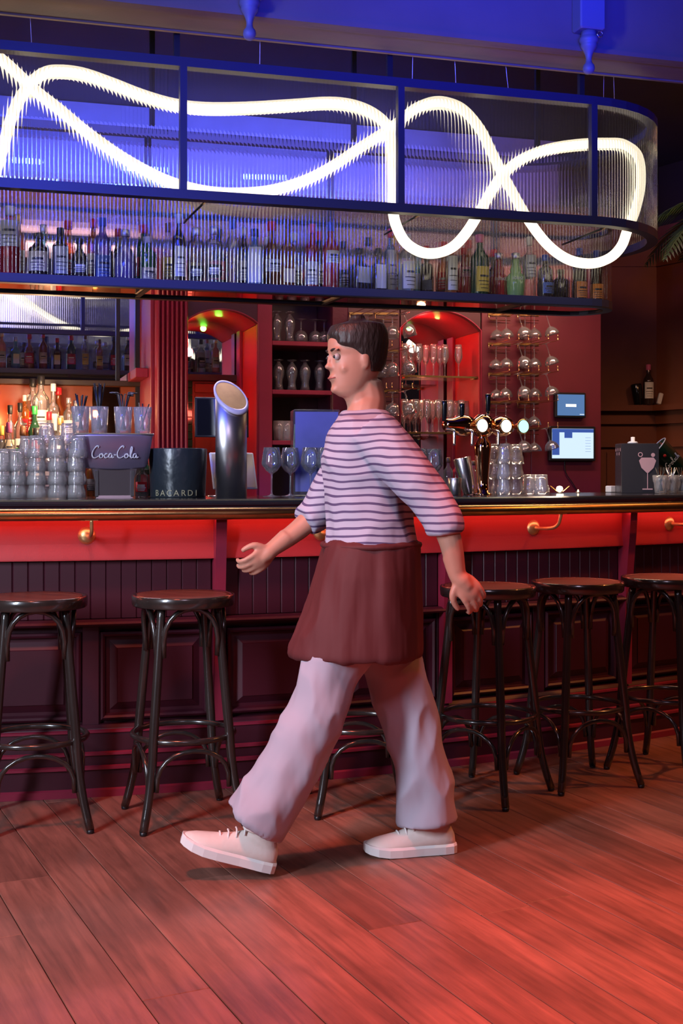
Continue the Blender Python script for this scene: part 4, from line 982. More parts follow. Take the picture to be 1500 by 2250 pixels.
# tablets behind the column
def tablet(x, y, off, wpx, hpx, label, scr, tilt, yaw, stand=True, back=False):
    X = X_px(x, off); p = BP(X, off, 0); k = F/p.y; wd, ht = wpx/k, hpx/k; zc_ = HT(y, p.y)
    e = empty('tablet', (p.x, p.y, BT), az_at(X)+yaw); tag(e, label, 'tablet')
    R = Matrix.Translation((0, 0, zc_-BT)) @ Matrix.Rotation(tilt, 4, 'X')
    mb = MB(); mb.bbox((0, 0, 0), (wd, .009, ht), .003, R); mb.build('casing', M['black'] if back else M['white'], e)
    mb = MB(); mb.box((0, -.0055, 0), (wd*.92, .002, ht*.9), 0, R); mb.build('screen', scr, e)
    mb = MB(); mb.tube([(0, .012, zc_-BT-.02), (0, .03, (zc_-BT)*.5), (0, .03, .006)], .008, 8); mb.lathe([(0, 0), (.055, 0), (.055, .005), (.0, .007)], 24, Matrix.Translation((0, .03, 0))); mb.build('stand', M['chrome'], e)
tablet(487, 917, .36, 118, 88, 'dark tablet on a stand behind the steel column', M['blackgloss'], -.05, -.1, back=True)
tablet(512, 1035, .50, 104, 84, 'white framed tablet low behind the steel column', P('pale_screen', (.62, .48, .36), .4), -.3, .15)
# acrylic display box
X = X_px(692, .40); p = BP(X, .40, BT); k = F/p.y
e = empty('display_box', p, az_at(X)-.25); tag(e, 'clear acrylic display box with violet face behind the wine glasses', 'display box')
hh = 188/k; mb = MB(); mb.bbox((0, 0, hh/2), (.20, .16, hh), .003); mb.build('acrylic_shell', M['clear2'], e)
mb = MB(); mb.box((.0, -.075, hh/2+.005), (.185, .004, hh-.03)); mb.build('violet_card', P('violet_blue_card', (.12, .12, .42), .4, var=.2, scale=6), e)
mb = MB(); lf = [(-.0, 0), (.03, .03), (.045, .08), (.03, .12), (.0, .15), (-.02, .19), (-.035, .15), (-.01, .11), (-.02, .06)]
vs = [Vector((-.092, q_[0]*1.1, .12+q_[1])) for q_ in lf]+[Vector((-.088, q_[0]*1.1, .12+q_[1])) for q_ in lf]; n = len(lf)
mb.add(vs, [tuple(range(n)), tuple(range(2*n-1, n-1, -1))]+[(i, (i+1) % n, n+(i+1) % n, n+i) for i in range(n)]); mb.build('green_figure', P('pale_green_print', (.35, .75, .5), .5), e)
# copper beer tap
X = X_px(1060, .28); p = BP(X, .28, BT); k = F/p.y; az = az_at(X)
e = empty('beer_tap', p, az); tag(e, 'polished copper beer tap with three glowing round badges', 'beer tap')
zz = lambda y: (1092-y)/k
mb = MB(); mb.lathe([(0, 0), (.044, 0), (.044, .006), (.030, .012), (.027, zz(1060)), (.032, zz(1030)), (.037, zz(1005)), (.040, zz(990)), (.036, zz(978)), (.026, zz(970)), (.022, zz(966)), (.024, zz(962)), (.02, zz(955)), (.0, zz(955))], 32)
mb.build('column', M['copper'], e)
mb = MB(); ry = Matrix.Rotation(pi/2, 4, 'Y')
bpf = [(0, -.205), (.022, -.205), (.028, -.195), (.030, -.17), (.036, -.15), (.046, -.13), (.050, -.10), (.044, -.075), (.033, -.06), (.033, -.045), (.052, -.02), (.056, .0), (.052, .022), (.034, .042), (.036, .06), (.046, .08), (.048, .11), (.040, .14), (.028, .155), (0, .16)]
mb.lathe([(r_, z) for r_, z in bpf], 28, Matrix.Translation((0, 0, zz(940))) @ ry); mb.build('crossbar', M['copper'], e)
M['badge'] = EM('lit_white_badge', (1, .97, .88), 2.2); M['badge2'] = EM('lit_mint_badge', (.45, 1, .80), 1.6)
for bx, mat in ((1035, 'badge'), (1096, 'badge'), (1141, 'badge2')):
    u = (bx-1060)/k*1.03
    rx90 = Matrix.Translation((u, -.062, zz(941))) @ Matrix.Rotation(pi/2, 4, 'X')
    mb = MB(); mb.lathe([(.012, -.05), (.018, -.02), (.030, .0), (.033, .006), (.033, .012), (.029, .014), (.029, .010), (0, .010)], 28, rx90); bz = mb.build('badge_housing', M['brass'], e)
    mb = MB(); mb.lathe([(.0285, .0105), (.0285, .0125), (.02, .0145), (0, .0155)], 28, rx90); mb.build('badge_face', M[mat], bz)
for bx, y0, y1 in ((960, 888, 932), (1004, 892, 928), (1070, 870, 912)):
    u = (bx-1060)/k*1.03
    mb = MB(); mb.lathe([(0, zz(y1)), (.009, zz(y1)), (.010, zz(y1)+.01), (.0125, zz(y0)-.02), (.013, zz(y0)-.004), (.010, zz(y0)), (0, zz(y0))], 16, Matrix.Translation((u, -.01, 0))); mb.build('tap_handle', M['blackgloss'], e)
    mb = MB(); mb.tube([(u, -.01, zz(y1)+.002), (u, -.01, zz(928))], .007, 8); mb.tube(smooth_path([(u, -.03, zz(950)), (u, -.085, zz(953)), (u-.002, -.095, zz(962)), (u-.004, -.097, zz(985))], 4), .0065, 8); mb.build('spout', M['chrome'], e)
# shaker tins, small bottles and cones left of the tap
X = X_px(1022, .33); p = BP(X, .33, BT); k = F/p.y
e = empty('cocktail_shaker', p+Vector((.02, 0, .004)), 0); tag(e, 'leaning steel shaker tin left of the beer tap', 'shaker'); e.rotation_euler = (0, -.22, 0)
mb = MB(); mb.lathe([(0, 0), (.028, 0), (.030, .004), (.041, .165), (.040, .168), (.038, .165), (.028, .01), (0, .01)], 24); mb.build('tin', M['chrome'], e)
p = top(1000, .26, .001); e = empty('mixing_tin', p); tag(e, 'short steel cup standing left of the leaning shaker', 'cup')
mb = MB(); mb.lathe([(0, 0), (.022, 0), (.025, .002), (.031, .075), (.030, .076), (.024, .006), (0, .006)], 24); mb.build('cup', M['steel'], e)
bottle('small clear bottle with cork left of the beer tap', top(985, .40, .001), 0, 'gin', .17, .022, 'clear', 'brown', None, None)
bottle('small clear bottle with red liquid and cork behind the wine glasses', top(1004, .46, .001), 0, 'gin', .165, .022, 'red', 'brown', None, None)
bottle('small squeeze bottle with green label near the wine glasses', top(932, .40, .001), 0, 'round', .13, .03, 'lime', 'green', None, None)
bottle('small corked bottle right of the beer tap column', top(1040, .42, .001), 0, 'tall', .155, .022, 'clear', 'brown', None, None)
bottle('small stubby bottle between soda fountain and ice bucket', top(313, .34, .001), 0, 'gin', .135, .027, 'clear', 'silver', 'red', None)
bottle('amber bottle standing just left of the soda fountain pedestal', top(203, .44, .001), 0, 'tall', .16, .024, 'amber', 'black', 'black', None)
bottle('red bottle leaning place behind the soda fountain', top(320, .50, .001), 0, 'square', .20, .028, 'darkgreen', 'green', 'red', None)
# small lit lamp on the bar at right
p = top(1229, .42, .001); e = empty('bar_lamp', p); tag(e, 'tiny winged lamp glowing on the bar below the screens', 'lamp')
mb = MB(); mb.lathe([(0, 0), (.014, 0), (.012, .006), (.0, .008)], 16); mb.build('base', M['black'], e)
mb = MB(); mb.lathe([(0, .008), (.012, .012), (.016, .022), (.012, .032), (0, .036)], 16); mb.build('bulb', EM('lamp_glow', (1, .85, .6), 30), e)
for sg in (-1, 1):
    mb = MB(); mb.bbox((0, 0, 0), (.042, .03, .003), .001, Matrix.Translation((sg*.030, 0, .022)) @ Matrix.Rotation(-sg*.7, 4, 'Y')); mb.build('reflector_wing', M['brass'], e)
point('bar_lamp_light', p+Vector((0, -.03, .04)), (1, .8, .5), .8, .012)
p = top(1270, .45, .001); e = empty('tea_light', p); tag(e, 'tiny tea light on the bar right of the winged lamp', 'candle')
mb = MB(); mb.lathe([(0, 0), (.012, 0), (.012, .006), (0, .006)], 14); mb.build('cup', M['steel'], e); mb = MB(); mb.lathe([(0, .006), (.004, .008), (.003, .014), (0, .018)], 10); mb.build('flame', EM('candle_flame', (1, .6, .25), 20), e)
# wall screens
def screen(x0, y0, x1, y1, label, kind):
    s0, h1 = SM(x0, y0, MF-.03); s1, h0 = SM(x1, y1, MF-.03)
    e = empty('wall_screen', W((s0+s1)/2, MF-.002, (h0+h1)/2), A); tag(e, label, 'screen'); w_, h_ = s1-s0, h1-h0
    mb = MB(); mb.bbox((0, -.018, 0), (w_, .034, h_), .004); mb.build('casing', M['black'], e)
    sc_ = MB(); b_ = .010 if kind == 1 else .014
    sc_.box((0, -.0365, 0), (w_-2*b_-.006, .002, h_-2*b_-.006))
    if kind == 1:
        sc = sc_.build('screen', EM('dusty_blue_screen', (.10, .20, .42), 1.0), e)
        mb = MB(); mb.box((0, -.038, -.003), (w_*.34, .001, h_*.11)); mb.build('banner', EM('white_screen_banner', (1, .97, .9), 1.6), sc)
        mb = MB(); mb.box((w_*.36, -.038, -h_*.37), (w_*.15, .001, h_*.03)); mb.build('banner', EM('white_screen_banner', (.8, .9, 1), 1.0), sc)
    else:
        sc = sc_.build('screen', EM('pale_screen_page', (.62, .78, 1), 1.15), e)
        blu = EM('blue_screen_bar', (.05, .10, .38), 1.0)
        mb = MB(); mb.box((0, -.038, h_*.37), (w_*.90, .001, h_*.10)); mb.build('title_bar', blu, sc)
        mb = MB(); mb.box((-w_*.37, -.038, -h_*.0), (w_*.155, .001, h_*.66)); mb.build('side_menu', blu, sc)
        mb = MB(); mb.box((-w_*.10, -.0383, h_*.24), (w_*.17, .001, h_*.16)); mb.build('drop_down', blu, sc)
        for j in range(6):
            mb = MB(); mb.box((w_*.33, -.038, h_*(.17-.08*j)), (w_*.12, .0008, h_*.012)); mb.build('text_line', EM('grey_text', (.3, .4, .6), 1), sc)
    return e
screen(1219, 862, 1286, 918, 'small wall screen with a white banner on dusty blue', 1)
screen(1206, 936, 1307, 1013, 'larger wall screen showing a pale page with blue menu', 2)
s, h = SM(1240, 1012, MF-.01); s2, h2 = SM(1260, 1078, MF-.01)
mb = MB(); mb.tube(smooth_path([W(s, MF-.008, h), W(s+.01, MF-.008, h-.08), W(s+.06, MF-.008, h-.15), W(s+.10, MF-.008, h-.22), W(s+.09, MF-.03, h-.30)], 5), .003, 6)
tag(mb.build('power_cable', M['black']), 'thin black cable hanging below the larger screen', 'cable')
# black carton at right
X = X_px(1398, .34); p = BP(X, .34, BT); k = F/p.y
e = empty('carton', p, az_at(X)-.62); tag(e, 'black carton with a pink cocktail glass drawing at right end of the bar', 'box')
M['carton'] = P('black_glossy_carton', (.035, .033, .04), .25, bump=.1, bscale=20)
M['pinkprint'] = P('pink_print', (.55, .33, .36), .5); hh = 108/k; w_ = .185
mb = MB(); mb.bbox((0, 0, hh/2), (w_, .15, hh), .002); mb.build('carton_body', M['carton'], e)
pr = MB(); y_ = -.0775
pr.box((.035, y_, .02), (.05, .001, .006)); pr.box((.035, y_, .065), (.004, .001, .09))
bow = [(-.004, .10), (.004, .10), (.03, .125), (.042, .16), (.030, .175), (-.030, .175), (-.042, .16), (-.03, .125)]
pr.add([Vector((.035+a, y_-.0006, b)) for a, b in bow], [tuple(range(8))])
pr.lathe([(.008, 0), (.012, 0)], 14, Matrix.Translation((.0, y_, .19)) @ Matrix.Rotation(pi/2, 4, 'X')); pr.lathe([(.0, 0), (.010, 0)], 14, Matrix.Translation((.062, y_, .188)) @ Matrix.Rotation(pi/2, 4, 'X'))
o = pr.build('glass_drawing', M['pinkprint'], e); o['kind'] = 'stuff'
mb = MB()
for i in range(5): mb.lathe([(0, 0), (.009, 0)], 10, Matrix.Translation((-w_/2-.001, -.05+i*.025, hh-.03-.02*(i % 2))) @ Matrix.Rotation(-pi/2, 4, 'Y'))
o = mb.build('flower_print', M['pinkprint'], e); o['kind'] = 'stuff'
e2 = empty('white_stopper', p+Vector((-.02, 0, hh+.001))); tag(e2, 'white plastic stopper lying on top of the black carton', 'stopper')
mb = MB(); mb.lathe([(0, 0), (.024, 0), (.027, .004), (.02, .010), (.010, .012), (.010, .032), (0, .034)], 20); mb.build('stopper', M['white'], e2)
# green bucket, leaning on a wooden board, with cursive lettering
p = top(1462, .42, .0); k = F/p.y
e = empty('wine_bucket', p+Vector((.01, .0, .165)), 0); tag(e, 'dark green enamel bucket lying tilted with white cursive lettering', 'bucket'); e.rotation_euler = (0, -.85, 0)
M['greenen'] = P('dark_green_enamel', (.008, .045, .022), .18, coat=.5)
mb = MB(); mb.lathe([(0, -.085), (.052, -.085), (.055, -.082), (.075, .085), (.077, .087), (.073, .087), (.052, -.078), (0, -.078)], 32); mb.build('shell', M['greenen'], e)
mb = MB(); mb.tube([(.0765*cos(2*pi*i/32), .0765*sin(2*pi*i/32), .087) for i in range(32)], .003, 6, closed=True); mb.build('rim', M['white'], e)
sc_ = script('lettering', 'Grolsch', .0215, M['white'], e, (0, -.071, -.02), (0, -.0, 0), .0017); sc_.rotation_euler = (.13, pi/2*0+.0, 0)
sc_.rotation_euler = Matrix.Rotation(0.17, 3, 'X').to_euler()
mb = MB(); mb.lathe([(0, 0), (.008, 0), (.008, .002), (0, .002)], 16, Matrix.Translation((-.005, -.073, .04)) @ Matrix.Rotation(pi/2, 4, 'X')); mb.build('red_dot', CM['red'], e)
# plinth crate carrying the bucket
e = empty('wooden_crate', top(1468, .44, .0), az_at(1.6)); tag(e, 'low wooden box under the tilted green bucket', 'box')
M['crate'] = P('pale_wood', (.45, .25, .12), .5, var=.2, scale=12); mb = MB(); mb.bbox((0.02, 0.02, .031), (.17, .12, .062), .003); mb.build('box_body', M['crate'], e)
mb = MB(); mb.bbox((0.03, 0.0, .066), (.20, .14, .006), .002); mb.build('white_board', M['white'], e)
for i, x in enumerate((1450, 1474, 1497)):
    p = top(x, .16, .001); g_ = glass('tumbler', 'tumbler', 'small tumbler with bar tools, %s from the left at the right end' % ORD[i], p, 'small tumblers at the right end of the bar')
    for q_ in range(5):
        a = q_*1.3; mb = MB(); mb.tube([Vector((-.012*cos(a), -.012*sin(a), .012)), Vector((.025*cos(a), .025*sin(a), .125))], .003, 6); o = mb.build('straw', M['chrome'] if i == 1 else M['black']); o.location = p
        tag(o, '%s in the %s small tumbler at the right end' % ('steel bar pick' if i == 1 else 'black straw', ORD[i]), 'bar pick' if i == 1 else 'straw', 'picks in the %s small tumbler' % ORD[i])
e = empty('white_block', top(1343, .50, .001), az_at(1.4)); tag(e, 'small white block left of the black carton', 'block'); mb = MB(); mb.bbox((0, 0, .017), (.05, .04, .033), .003); mb.build('block', M['white'], e)
# things on the wall ledge at right
def on_ledge(x):
    d = corner-kx; t = (kx.y-.06)  ; return Vector(((x-750)*(9.53)/F, 9.53, 1.7455))
bottle('wine bottle with pale label and pink capsule on the wall ledge', on_ledge(1424), 0, 'wine', .315, .040, 'dark', 'pink', 'white', None, labh=(.16, .56))
p = on_ledge(1402); e = empty('boston_shaker', p); tag(e, 'dark glossy shaker cup left of the wine bottle on ledge', 'shaker'); mb = MB(); mb.lathe([(0, 0), (.030, 0), (.032, .004), (.042, .155), (.036, .165), (0, .168)], 24, Matrix.Rotation(-.12, 4, 'Y')); mb.build('cup', M['blackgloss'], e)
p = on_ledge(1446); e = empty('white_card', p); tag(e, 'white plastic case leaning beside the wine bottle on ledge', 'case'); mb = MB(); mb.bbox((0, 0, .047), (.035, .03, .09), .006, Matrix.Translation((0.0, 0, .004)) @ Matrix.Rotation(.25, 4, 'Y')); mb.build('case', M['white'], e)
# palms in the dark upper right
M['palm'] = P('dark_green_palm_leaf', (.05, .11, .02), .5)
pe = empty('palm_tree', (2.5, 7.7, 0)); tag(pe, 'tall palm with feathery fronds in the dark upper right corner', 'palm')
mb = MB(); mb.tube([(0, 0, .02), (.03, .02, 1.2), (0, 0, 2.85)], [.07, .05, .04], 10); mb.build('trunk', M['browndk'], pe)
mb = MB(); mb.lathe([(0, 0), (.16, 0), (.2, .3), (.18, .3), (.0, .26)], 24); mb.build('pot', M['black'], pe)
for i in range(11):
    a = 2*pi*i/11+.2; ln = .64; el = random.uniform(.35, .95); mb = MB(); sp_ = []
    for q_ in range(9):
        t = q_/8; r_ = ln*t*cos(el*(1-t)+.1); sp_.append(Vector((r_*cos(a), r_*sin(a), 2.85+.75*t*sin(el)-.62*t*t)))
    mb.tube(sp_, [.008*(1-.7*q_/8) for q_ in range(9)], 5)
    for q_ in range(1, 34):
        t = q_/34; ff = t*8; j = min(int(ff), 7); c = sp_[j].lerp(sp_[j+1], ff-j); d = (sp_[min(j+1, 8)]-sp_[j]).normalized()
        sd = d.cross(Vector((0, 0, 1))).normalized(); L_ = .26*sin(pi*(t*.85+.12))
        for sg in (-1, 1):
            tip = c+sd*sg*L_*.8+d*L_*.55-Vector((0, 0, L_*.35)); wv = d*.010
            mb.add([c-wv, c+wv, c.lerp(tip, .5)+wv*1.1+Vector((0, 0, .01)), tip, c.lerp(tip, .5)-wv*.9+Vector((0, 0, .01))], [(0, 1, 2, 3, 4)])
    o = mb.build('frond', M['palm'], pe)
# globe pendants behind the camera side, seen only mirrored in the right niche
for i, loc in enumerate(((4.05, 3.9, 2.62), (4.2, 3.35, 2.75))):
    e = empty('globe_lamp', loc); tag(e, 'glowing white globe pendant %s' % ('nearer the bar, off to the right' if i == 0 else 'farther from the bar, off to the right'), 'pendant lamp', 'globe pendants')
    mb = MB(); mb.lathe([(.09*sin(pi*j/12), -.09*cos(pi*j/12)) for j in range(13)], 20); mb.build('globe', EM('warm_globe_glow', (1, .85, .6), 6), e)
    mb = MB(); mb.tube([(0, 0, .089), (0, 0, 3.608-loc[2])], .004, 6); mb.build('cord', M['black'], e)

# ================================================================ PERSON
def Q(x, y, Y): return Vector(((x-750)*Y/F, Y, HT(y, Y)))
def remeshed(mb, name, mat, parent, vox=.006, smooth=2):
    me = mb.mesh(name+'_src', None); o = bpy.data.objects.new(name, me); C.objects.link(o)
    r_ = o.modifiers.new('r', 'REMESH'); r_.mode = 'VOXEL'; r_.voxel_size = vox; r_.use_smooth_shade = True
    s_ = o.modifiers.new('s', 'SMOOTH'); s_.iterations = smooth; s_.factor = .5
    dg = bpy.context.evaluated_depsgraph_get(); new = bpy.data.meshes.new_from_object(o.evaluated_get(dg)); bpy.data.objects.remove(o)
    new.materials.clear(); new.materials.append(mat); new.polygons.foreach_set('use_smooth', [True]*len(new.polygons))
    return inst(name, new, parent)
def ball(mb, c, r, n=14, sc=(1, 1, 1), R=None):
    mt = Matrix.Translation(c) @ (R or Matrix()) @ Matrix.Diagonal((*sc, 1))
    mb.lathe([(r*sin(pi*j/(n-2)), -r*cos(pi*j/(n-2))) for j in range(n-1)], n, mt)
def limb(mb, pts, rs, n=14, sub=5):
    P_ = smooth_path(pts, sub); R_ = []
    for i in range(len(P_)):
        t = i/(len(P_)-1)*(len(rs)-1); j = min(int(t), len(rs)-2); R_.append(rs[j]+(rs[j+1]-rs[j])*(t-j))
    mb.tube(P_, R_, n)
def loft(mb, rings, n=32, p=2.3):
    rows = []
    for c, a, b in rings:
        row = []
        for i in range(n):
            t = 2*pi*i/n; ct, st = cos(t), sin(t)
            row.append(Vector((c[0]+a*math.copysign(abs(ct)**(2/p), ct), c[1]+b*math.copysign(abs(st)**(2/p), st), c[2])))
        rows.append(row)
    mb.grid(rows, closed=True, caps=True)
def wrinkle(o, amp, f, sc=(1, 1, .5)):
    from mathutils import noise
    me = o.data; nn = [v.normal.copy() for v in me.vertices]
    for v, n_ in zip(me.vertices, nn):
        p = Vector((v.co.x*sc[0], v.co.y*sc[1], v.co.z*sc[2]))*f; k = noise.noise(p)+.5*noise.noise(p*2.1+Vector((5, 1, 2)))
        v.co += n_*amp*(1-2*abs(k))*1.0
    me.update()
M['skin'] = P('skin', (.50, .24, .165), .5, var=.06, scale=12)
M['trousers'] = P('pale_lavender_trousers', (.40, .36, .43), .8, bump=.9, bscale=7, stretch=(1.6, 1.6, .6))
M['apron'] = P('dark_red_brown_apron', (.095, .012, .013), .75, bump=.9, bscale=7, stretch=(2.2, 2.2, .35))
M['hair'] = P('dark_hair', (.03, .02, .018), .5, bump=.5, bscale=90, stretch=(1, 1, .3))
M['shoe'] = P('cream_sneaker_leather', (.72, .62, .56), .5, bump=.1, bscale=60)
M['sole'] = P('white_rubber_sole', (.75, .72, .70), .5)
def stripes():
    m, n, l = nmat('pale_striped_jersey'); b = n['Principled BSDF']; b.inputs['Roughness'].default_value = .8
    tc = n.new('ShaderNodeTexCoord'); sx = n.new('ShaderNodeSeparateXYZ'); l.new(tc.outputs['Object'], sx.inputs[0])
    nz = n.new('ShaderNodeTexNoise'); nz.inputs['Scale'].default_value = 4; l.new(tc.outputs['Object'], nz.inputs[0])
    a = n.new('ShaderNodeMath'); a.operation = 'MULTIPLY_ADD'; a.inputs[1].default_value = .05; l.new(nz.outputs[0], a.inputs[0]); l.new(sx.outputs[2], a.inputs[2])
    d = n.new('ShaderNodeMath'); d.operation = 'DIVIDE'; d.inputs[1].default_value = .0235; l.new(a.outputs[0], d.inputs[0])
    f = n.new('ShaderNodeMath'); f.operation = 'FRACT'; l.new(d.outputs[0], f.inputs[0])
    g_ = n.new('ShaderNodeMath'); g_.operation = 'GREATER_THAN'; g_.inputs[1].default_value = .70; l.new(f.outputs[0], g_.inputs[0])
    mx = n.new('ShaderNodeMix'); mx.data_type = 'RGBA'; mx.inputs['A'].default_value = (.46, .43, .54, 1); mx.inputs['B'].default_value = (.10, .07, .16, 1)
    l.new(g_.outputs[0], mx.inputs['Factor']); l.new(mx.outputs['Result'], b.inputs['Base Color']); return m
M['stripe'] = stripes()
YN, YF_ = 3.75, 3.97; YC = 3.86
per = empty('person', Q(905, 1872, YF_)*1.0); per.location.z = 0
tag(per, 'person in a striped top, dark red apron and pale trousers walking left past the stools', 'person')
PO = Vector(per.location)
def L_(v): return Vector(v)-PO
body = MB()
# head, local frame: forward = -X turned a little to the camera
hc = Q(786, 862, YC)      # chin height point, centre of neck axis
Rh = Matrix.Rotation(radians(180+22), 4, 'Z') @ Matrix.Rotation(radians(4), 4, 'Y')
Hm = Matrix.Translation(L_(hc)) @ Rh
hr = [(-.012, .060, .0, .03), (.0, .078, -.02, .040), (.02, .084, -.045, .050), (.045, .086, -.066, .058), (.07, .087, -.082, .064), (.095, .086, -.092, .069), (.115, .082, -.097, .0715),
      (.132, .090, -.100, .073), (.16, .088, -.102, .0745), (.185, .077, -.098, .071), (.205, .058, -.084, .060), (.220, .032, -.060, .042), (.228, .0, -.03, .015)]
rows = []
for z, f, bk, hw in hr:
    c = (f+bk)/2; a = (f-bk)/2; rows.append([Hm @ Vector((c+a*cos(2*pi*i/28), hw*sin(2*pi*i/28)*(1-.12*max(cos(2*pi*i/28), 0)), z)) for i in range(28)])
body.grid(rows, closed=True, caps=True)
Rm = Rh
def hb(c, r, sc): ball(body, Hm @ Vector(c), r, 12, sc, Rm)
hb((.092, 0, .084), .012, (1.3, .9, .8)); hb((.090, 0, .100), .009, (1, .8, 1.6)); hb((.086, 0, .112), .008, (1, .8, 1.5)); hb((.088, .009, .080), .007, (1, 1, .8)); hb((.088, -.009, .080), .007, (1, 1, .8))
hb((.086, 0, .052), .018, (.45, 1.2, .28)); hb((.085, 0, .044), .018, (.45, 1.1, .3)); hb((.078, 0, .012), .018, (.7, 1, .7))
for sg in (-1, 1):
    hb((-.004, sg*.071, .098), .028, (.5, .28, 1.05)); hb((.079, sg*.030, .134), .018, (.4, 1.1, .3)); hb((.056, sg*.036, .075), .024, (.6, .6, .8))
# neck, trunk, legs and arms
nb_ = L_(Q(803, 925, YC))
limb(body, [Hm @ Vector((-.028, 0, .03)), Hm @ Vector((-.035, 0, -.03)), nb_+Vector((0, 0, .02)), nb_-Vector((0, 0, .05))], [.050, .056, .062, .078])
limb(body, [Hm @ Vector((.030, 0, .018)), Hm @ Vector((.0, 0, -.010)), Hm @ Vector((-.012, 0, -.045))], [.034, .046, .046])
loft(body, [(L_(Q(803, 918, YC)), .055, .07), (L_(Q(804, 935, YC)), .075, .16), (L_(Q(805, 965, YC)), .095, .175), (L_(Q(805, 1015, YC)), .115, .155), (L_(Q(806, 1090, YC)), .10, .135), (L_(Q(810, 1160, YC)), .10, .135), (L_(Q(812, 1240, YC)), .115, .16), (L_(Q(812, 1300, YC)), .10, .15)])
hipN, hipF = L_(Q(814, 1290, YC-.08)), L_(Q(814, 1290, YC+.08))
kN, aN = L_(Q(690, 1575, YN)), L_(Q(560, 1800, YN-.02))
kF, aF = L_(Q(893, 1560, YF_)), L_(Q(940, 1800, YF_))
limb(body, [hipN, kN, aN], [.085, .055, .038]); limb(body, [hipF, kF, aF], [.085, .055, .038])
shN, shF = L_(Q(832, 950, YC-.165)), L_(Q(792, 950, YC+.165))
elN, wrN = L_(Q(966, 1130, YC-.24)), L_(Q(1004, 1262, YC-.25))
elF, wrF = L_(Q(700, 1120, YC+.22)), L_(Q(600, 1205, YC+.16))
for a_, b_, c_, d_ in ((shN, elN, wrN, Vector((.10, 0, -.02))), (shF, elF, wrF, Vector((-.02, 0, -.02)))):
    limb(body, [a_, b_, c_], [.050, .040, .0265]); dd_ = ((c_-b_)+d_).normalized(); limb(body, [b_.lerp(c_, .7), c_, c_+dd_*.025, c_+dd_*.055], [.030, .0265, .028, .020])
def hand(w_, d, side, curl):
    """w_ wrist, d forearm direction, side: unit vector toward thumb side"""
    d = d.normalized(); side = (side-d*side.dot(d)).normalized(); pn = d.cross(side).normalized()   # pn = palm normal-ish
    R = Matrix((d, side, pn)).transposed().to_4x4()
    ball(body, w_+d*.045, .043, 14, (1.05, .90, .36), R)
    fl_ = (.072, .080, .075, .060)
    for i in range(4):
        o = (1.5-i)*.0205; b = w_+d*(.075-abs(i-1.2)*.004)+side*o; pts = [b-d*.02]
        a = 0; p = b; pts.append(b)
        for sgm in range(3):
            a += curl*(.35+.25*sgm); p = p+(d*cos(a)+pn*sin(a)+side*o*.6).normalized()*fl_[i]*(.42, .32, .26)[sgm]; pts.append(p)
        limb(body, pts, [.0095, .0092, .0085, .008, .0068], 10, 3)
    b = w_+d*.020+side*.026; limb(body, [b-side*.012, b+d*.020+side*.022+pn*.008, b+d*.046+side*.030+pn*.018, b+d*.066+side*.028+pn*.026], [.014, .0115, .010, .008], 10, 3)
hand(wrN, (wrN-elN)+Vector((.10, 0, -.02)), Vector((-1, -.2, 0)), 1.0)
hand(wrF, (wrF-elF)+Vector((-.02, 0, -.02)), Vector((-.3, -.4, .8)), 1.0)
remeshed(body, 'body', M['skin'], per, .0045, 7)
for sg in (-1, 1):
    mb = MB(); ball(mb, Hm @ Vector((.0745, sg*.030, .112)), .0108, 12); ey = mb.build('eye', P('eye_white', (.42, .38, .37), .3), per)
    mb = MB(); ball(mb, Hm @ Vector((.0835, sg*.0305, .112)), .0052, 10); mb.build('iris', M['black'], ey)
    mb = MB(); mb.tube([Hm @ Vector((.088-.014*t*t, sg*(.016+.028*t), .132+.004*sin(pi*t))) for t in [k/6 for k in range(7)]], .0032, 6); mb.build('eyebrow', M['hair'], per)
mb = MB(); mb.tube([Hm @ Vector((.0935-.012*(t*2-1)**2, .021*(t*2-1), .0482)) for t in [k/6 for k in range(7)]], [.0015, .003, .0036, .0034, .0036, .003, .0015], 8); mb.build('lips', P('lip_tone', (.40, .12, .10), .45), per)
# hair: cap over the skull with a fringe and short back
hm = MB(); rows = []
for z, k in ((.06, 1.03), (.085, 1.07), (.115, 1.09), (.15, 1.10), (.185, 1.14), (.212, 1.22), (.226, 1.45), (.238, 1.6), (.243, 1.2)):
    src = min(hr, key=lambda q_: abs(q_[0]-min(z, .228))); _, f, bk, hw = src
    row = []
    for i in range(28):
        t = 2*pi*i/28; c = (f+bk)/2; a = (f-bk)/2; x = c+a*cos(t)*k; y = hw*sin(t)*k
        lim = {True: .045 if z < .15 else .2}[True]
        if z < .10: lim = -.022
        elif z < .14: lim = .012
        elif z < .165: lim = .072
        row.append(Hm @ Vector((min(x, lim), y, z)))
    rows.append(row)
hm.grid(rows, closed=True, caps=True); remeshed(hm, 'hair', M['hair'], per, .006, 3)
# clothes
top_ = MB()
loft(top_, [(L_(Q(800, 905, YC)), .068, .075), (L_(Q(802, 915, YC)), .078, .10), (L_(Q(804, 930, YC)), .095, .170), (L_(Q(806, 960, YC)), .125, .192), (L_(Q(806, 1010, YC)), .140, .178), (L_(Q(808, 1080, YC)), .132, .162), (L_(Q(812, 1150, YC)), .132, .165), (L_(Q(815, 1196, YC)), .140, .172), (L_(Q(815, 1206, YC)), .136, .168)])
def cut(a, b, f): return a.lerp(b, f)
limb(top_, [shN+Vector((-.02, .03, .0)), cut(shN, elN, .5), elN+Vector((0, 0, .004)), cut(elN, wrN, .30)], [.078, .068, .058, .052])
limb(top_, [shF+Vector((0, -.03, .0)), cut(shF, elF, .5), elF, cut(elF, wrF, .30)], [.078, .066, .058, .052])
wrinkle(remeshed(top_, 'striped_top', M['stripe'], per, .007, 3), .007, 7, (1, 1, .7))
ap = MB(); R_ = []
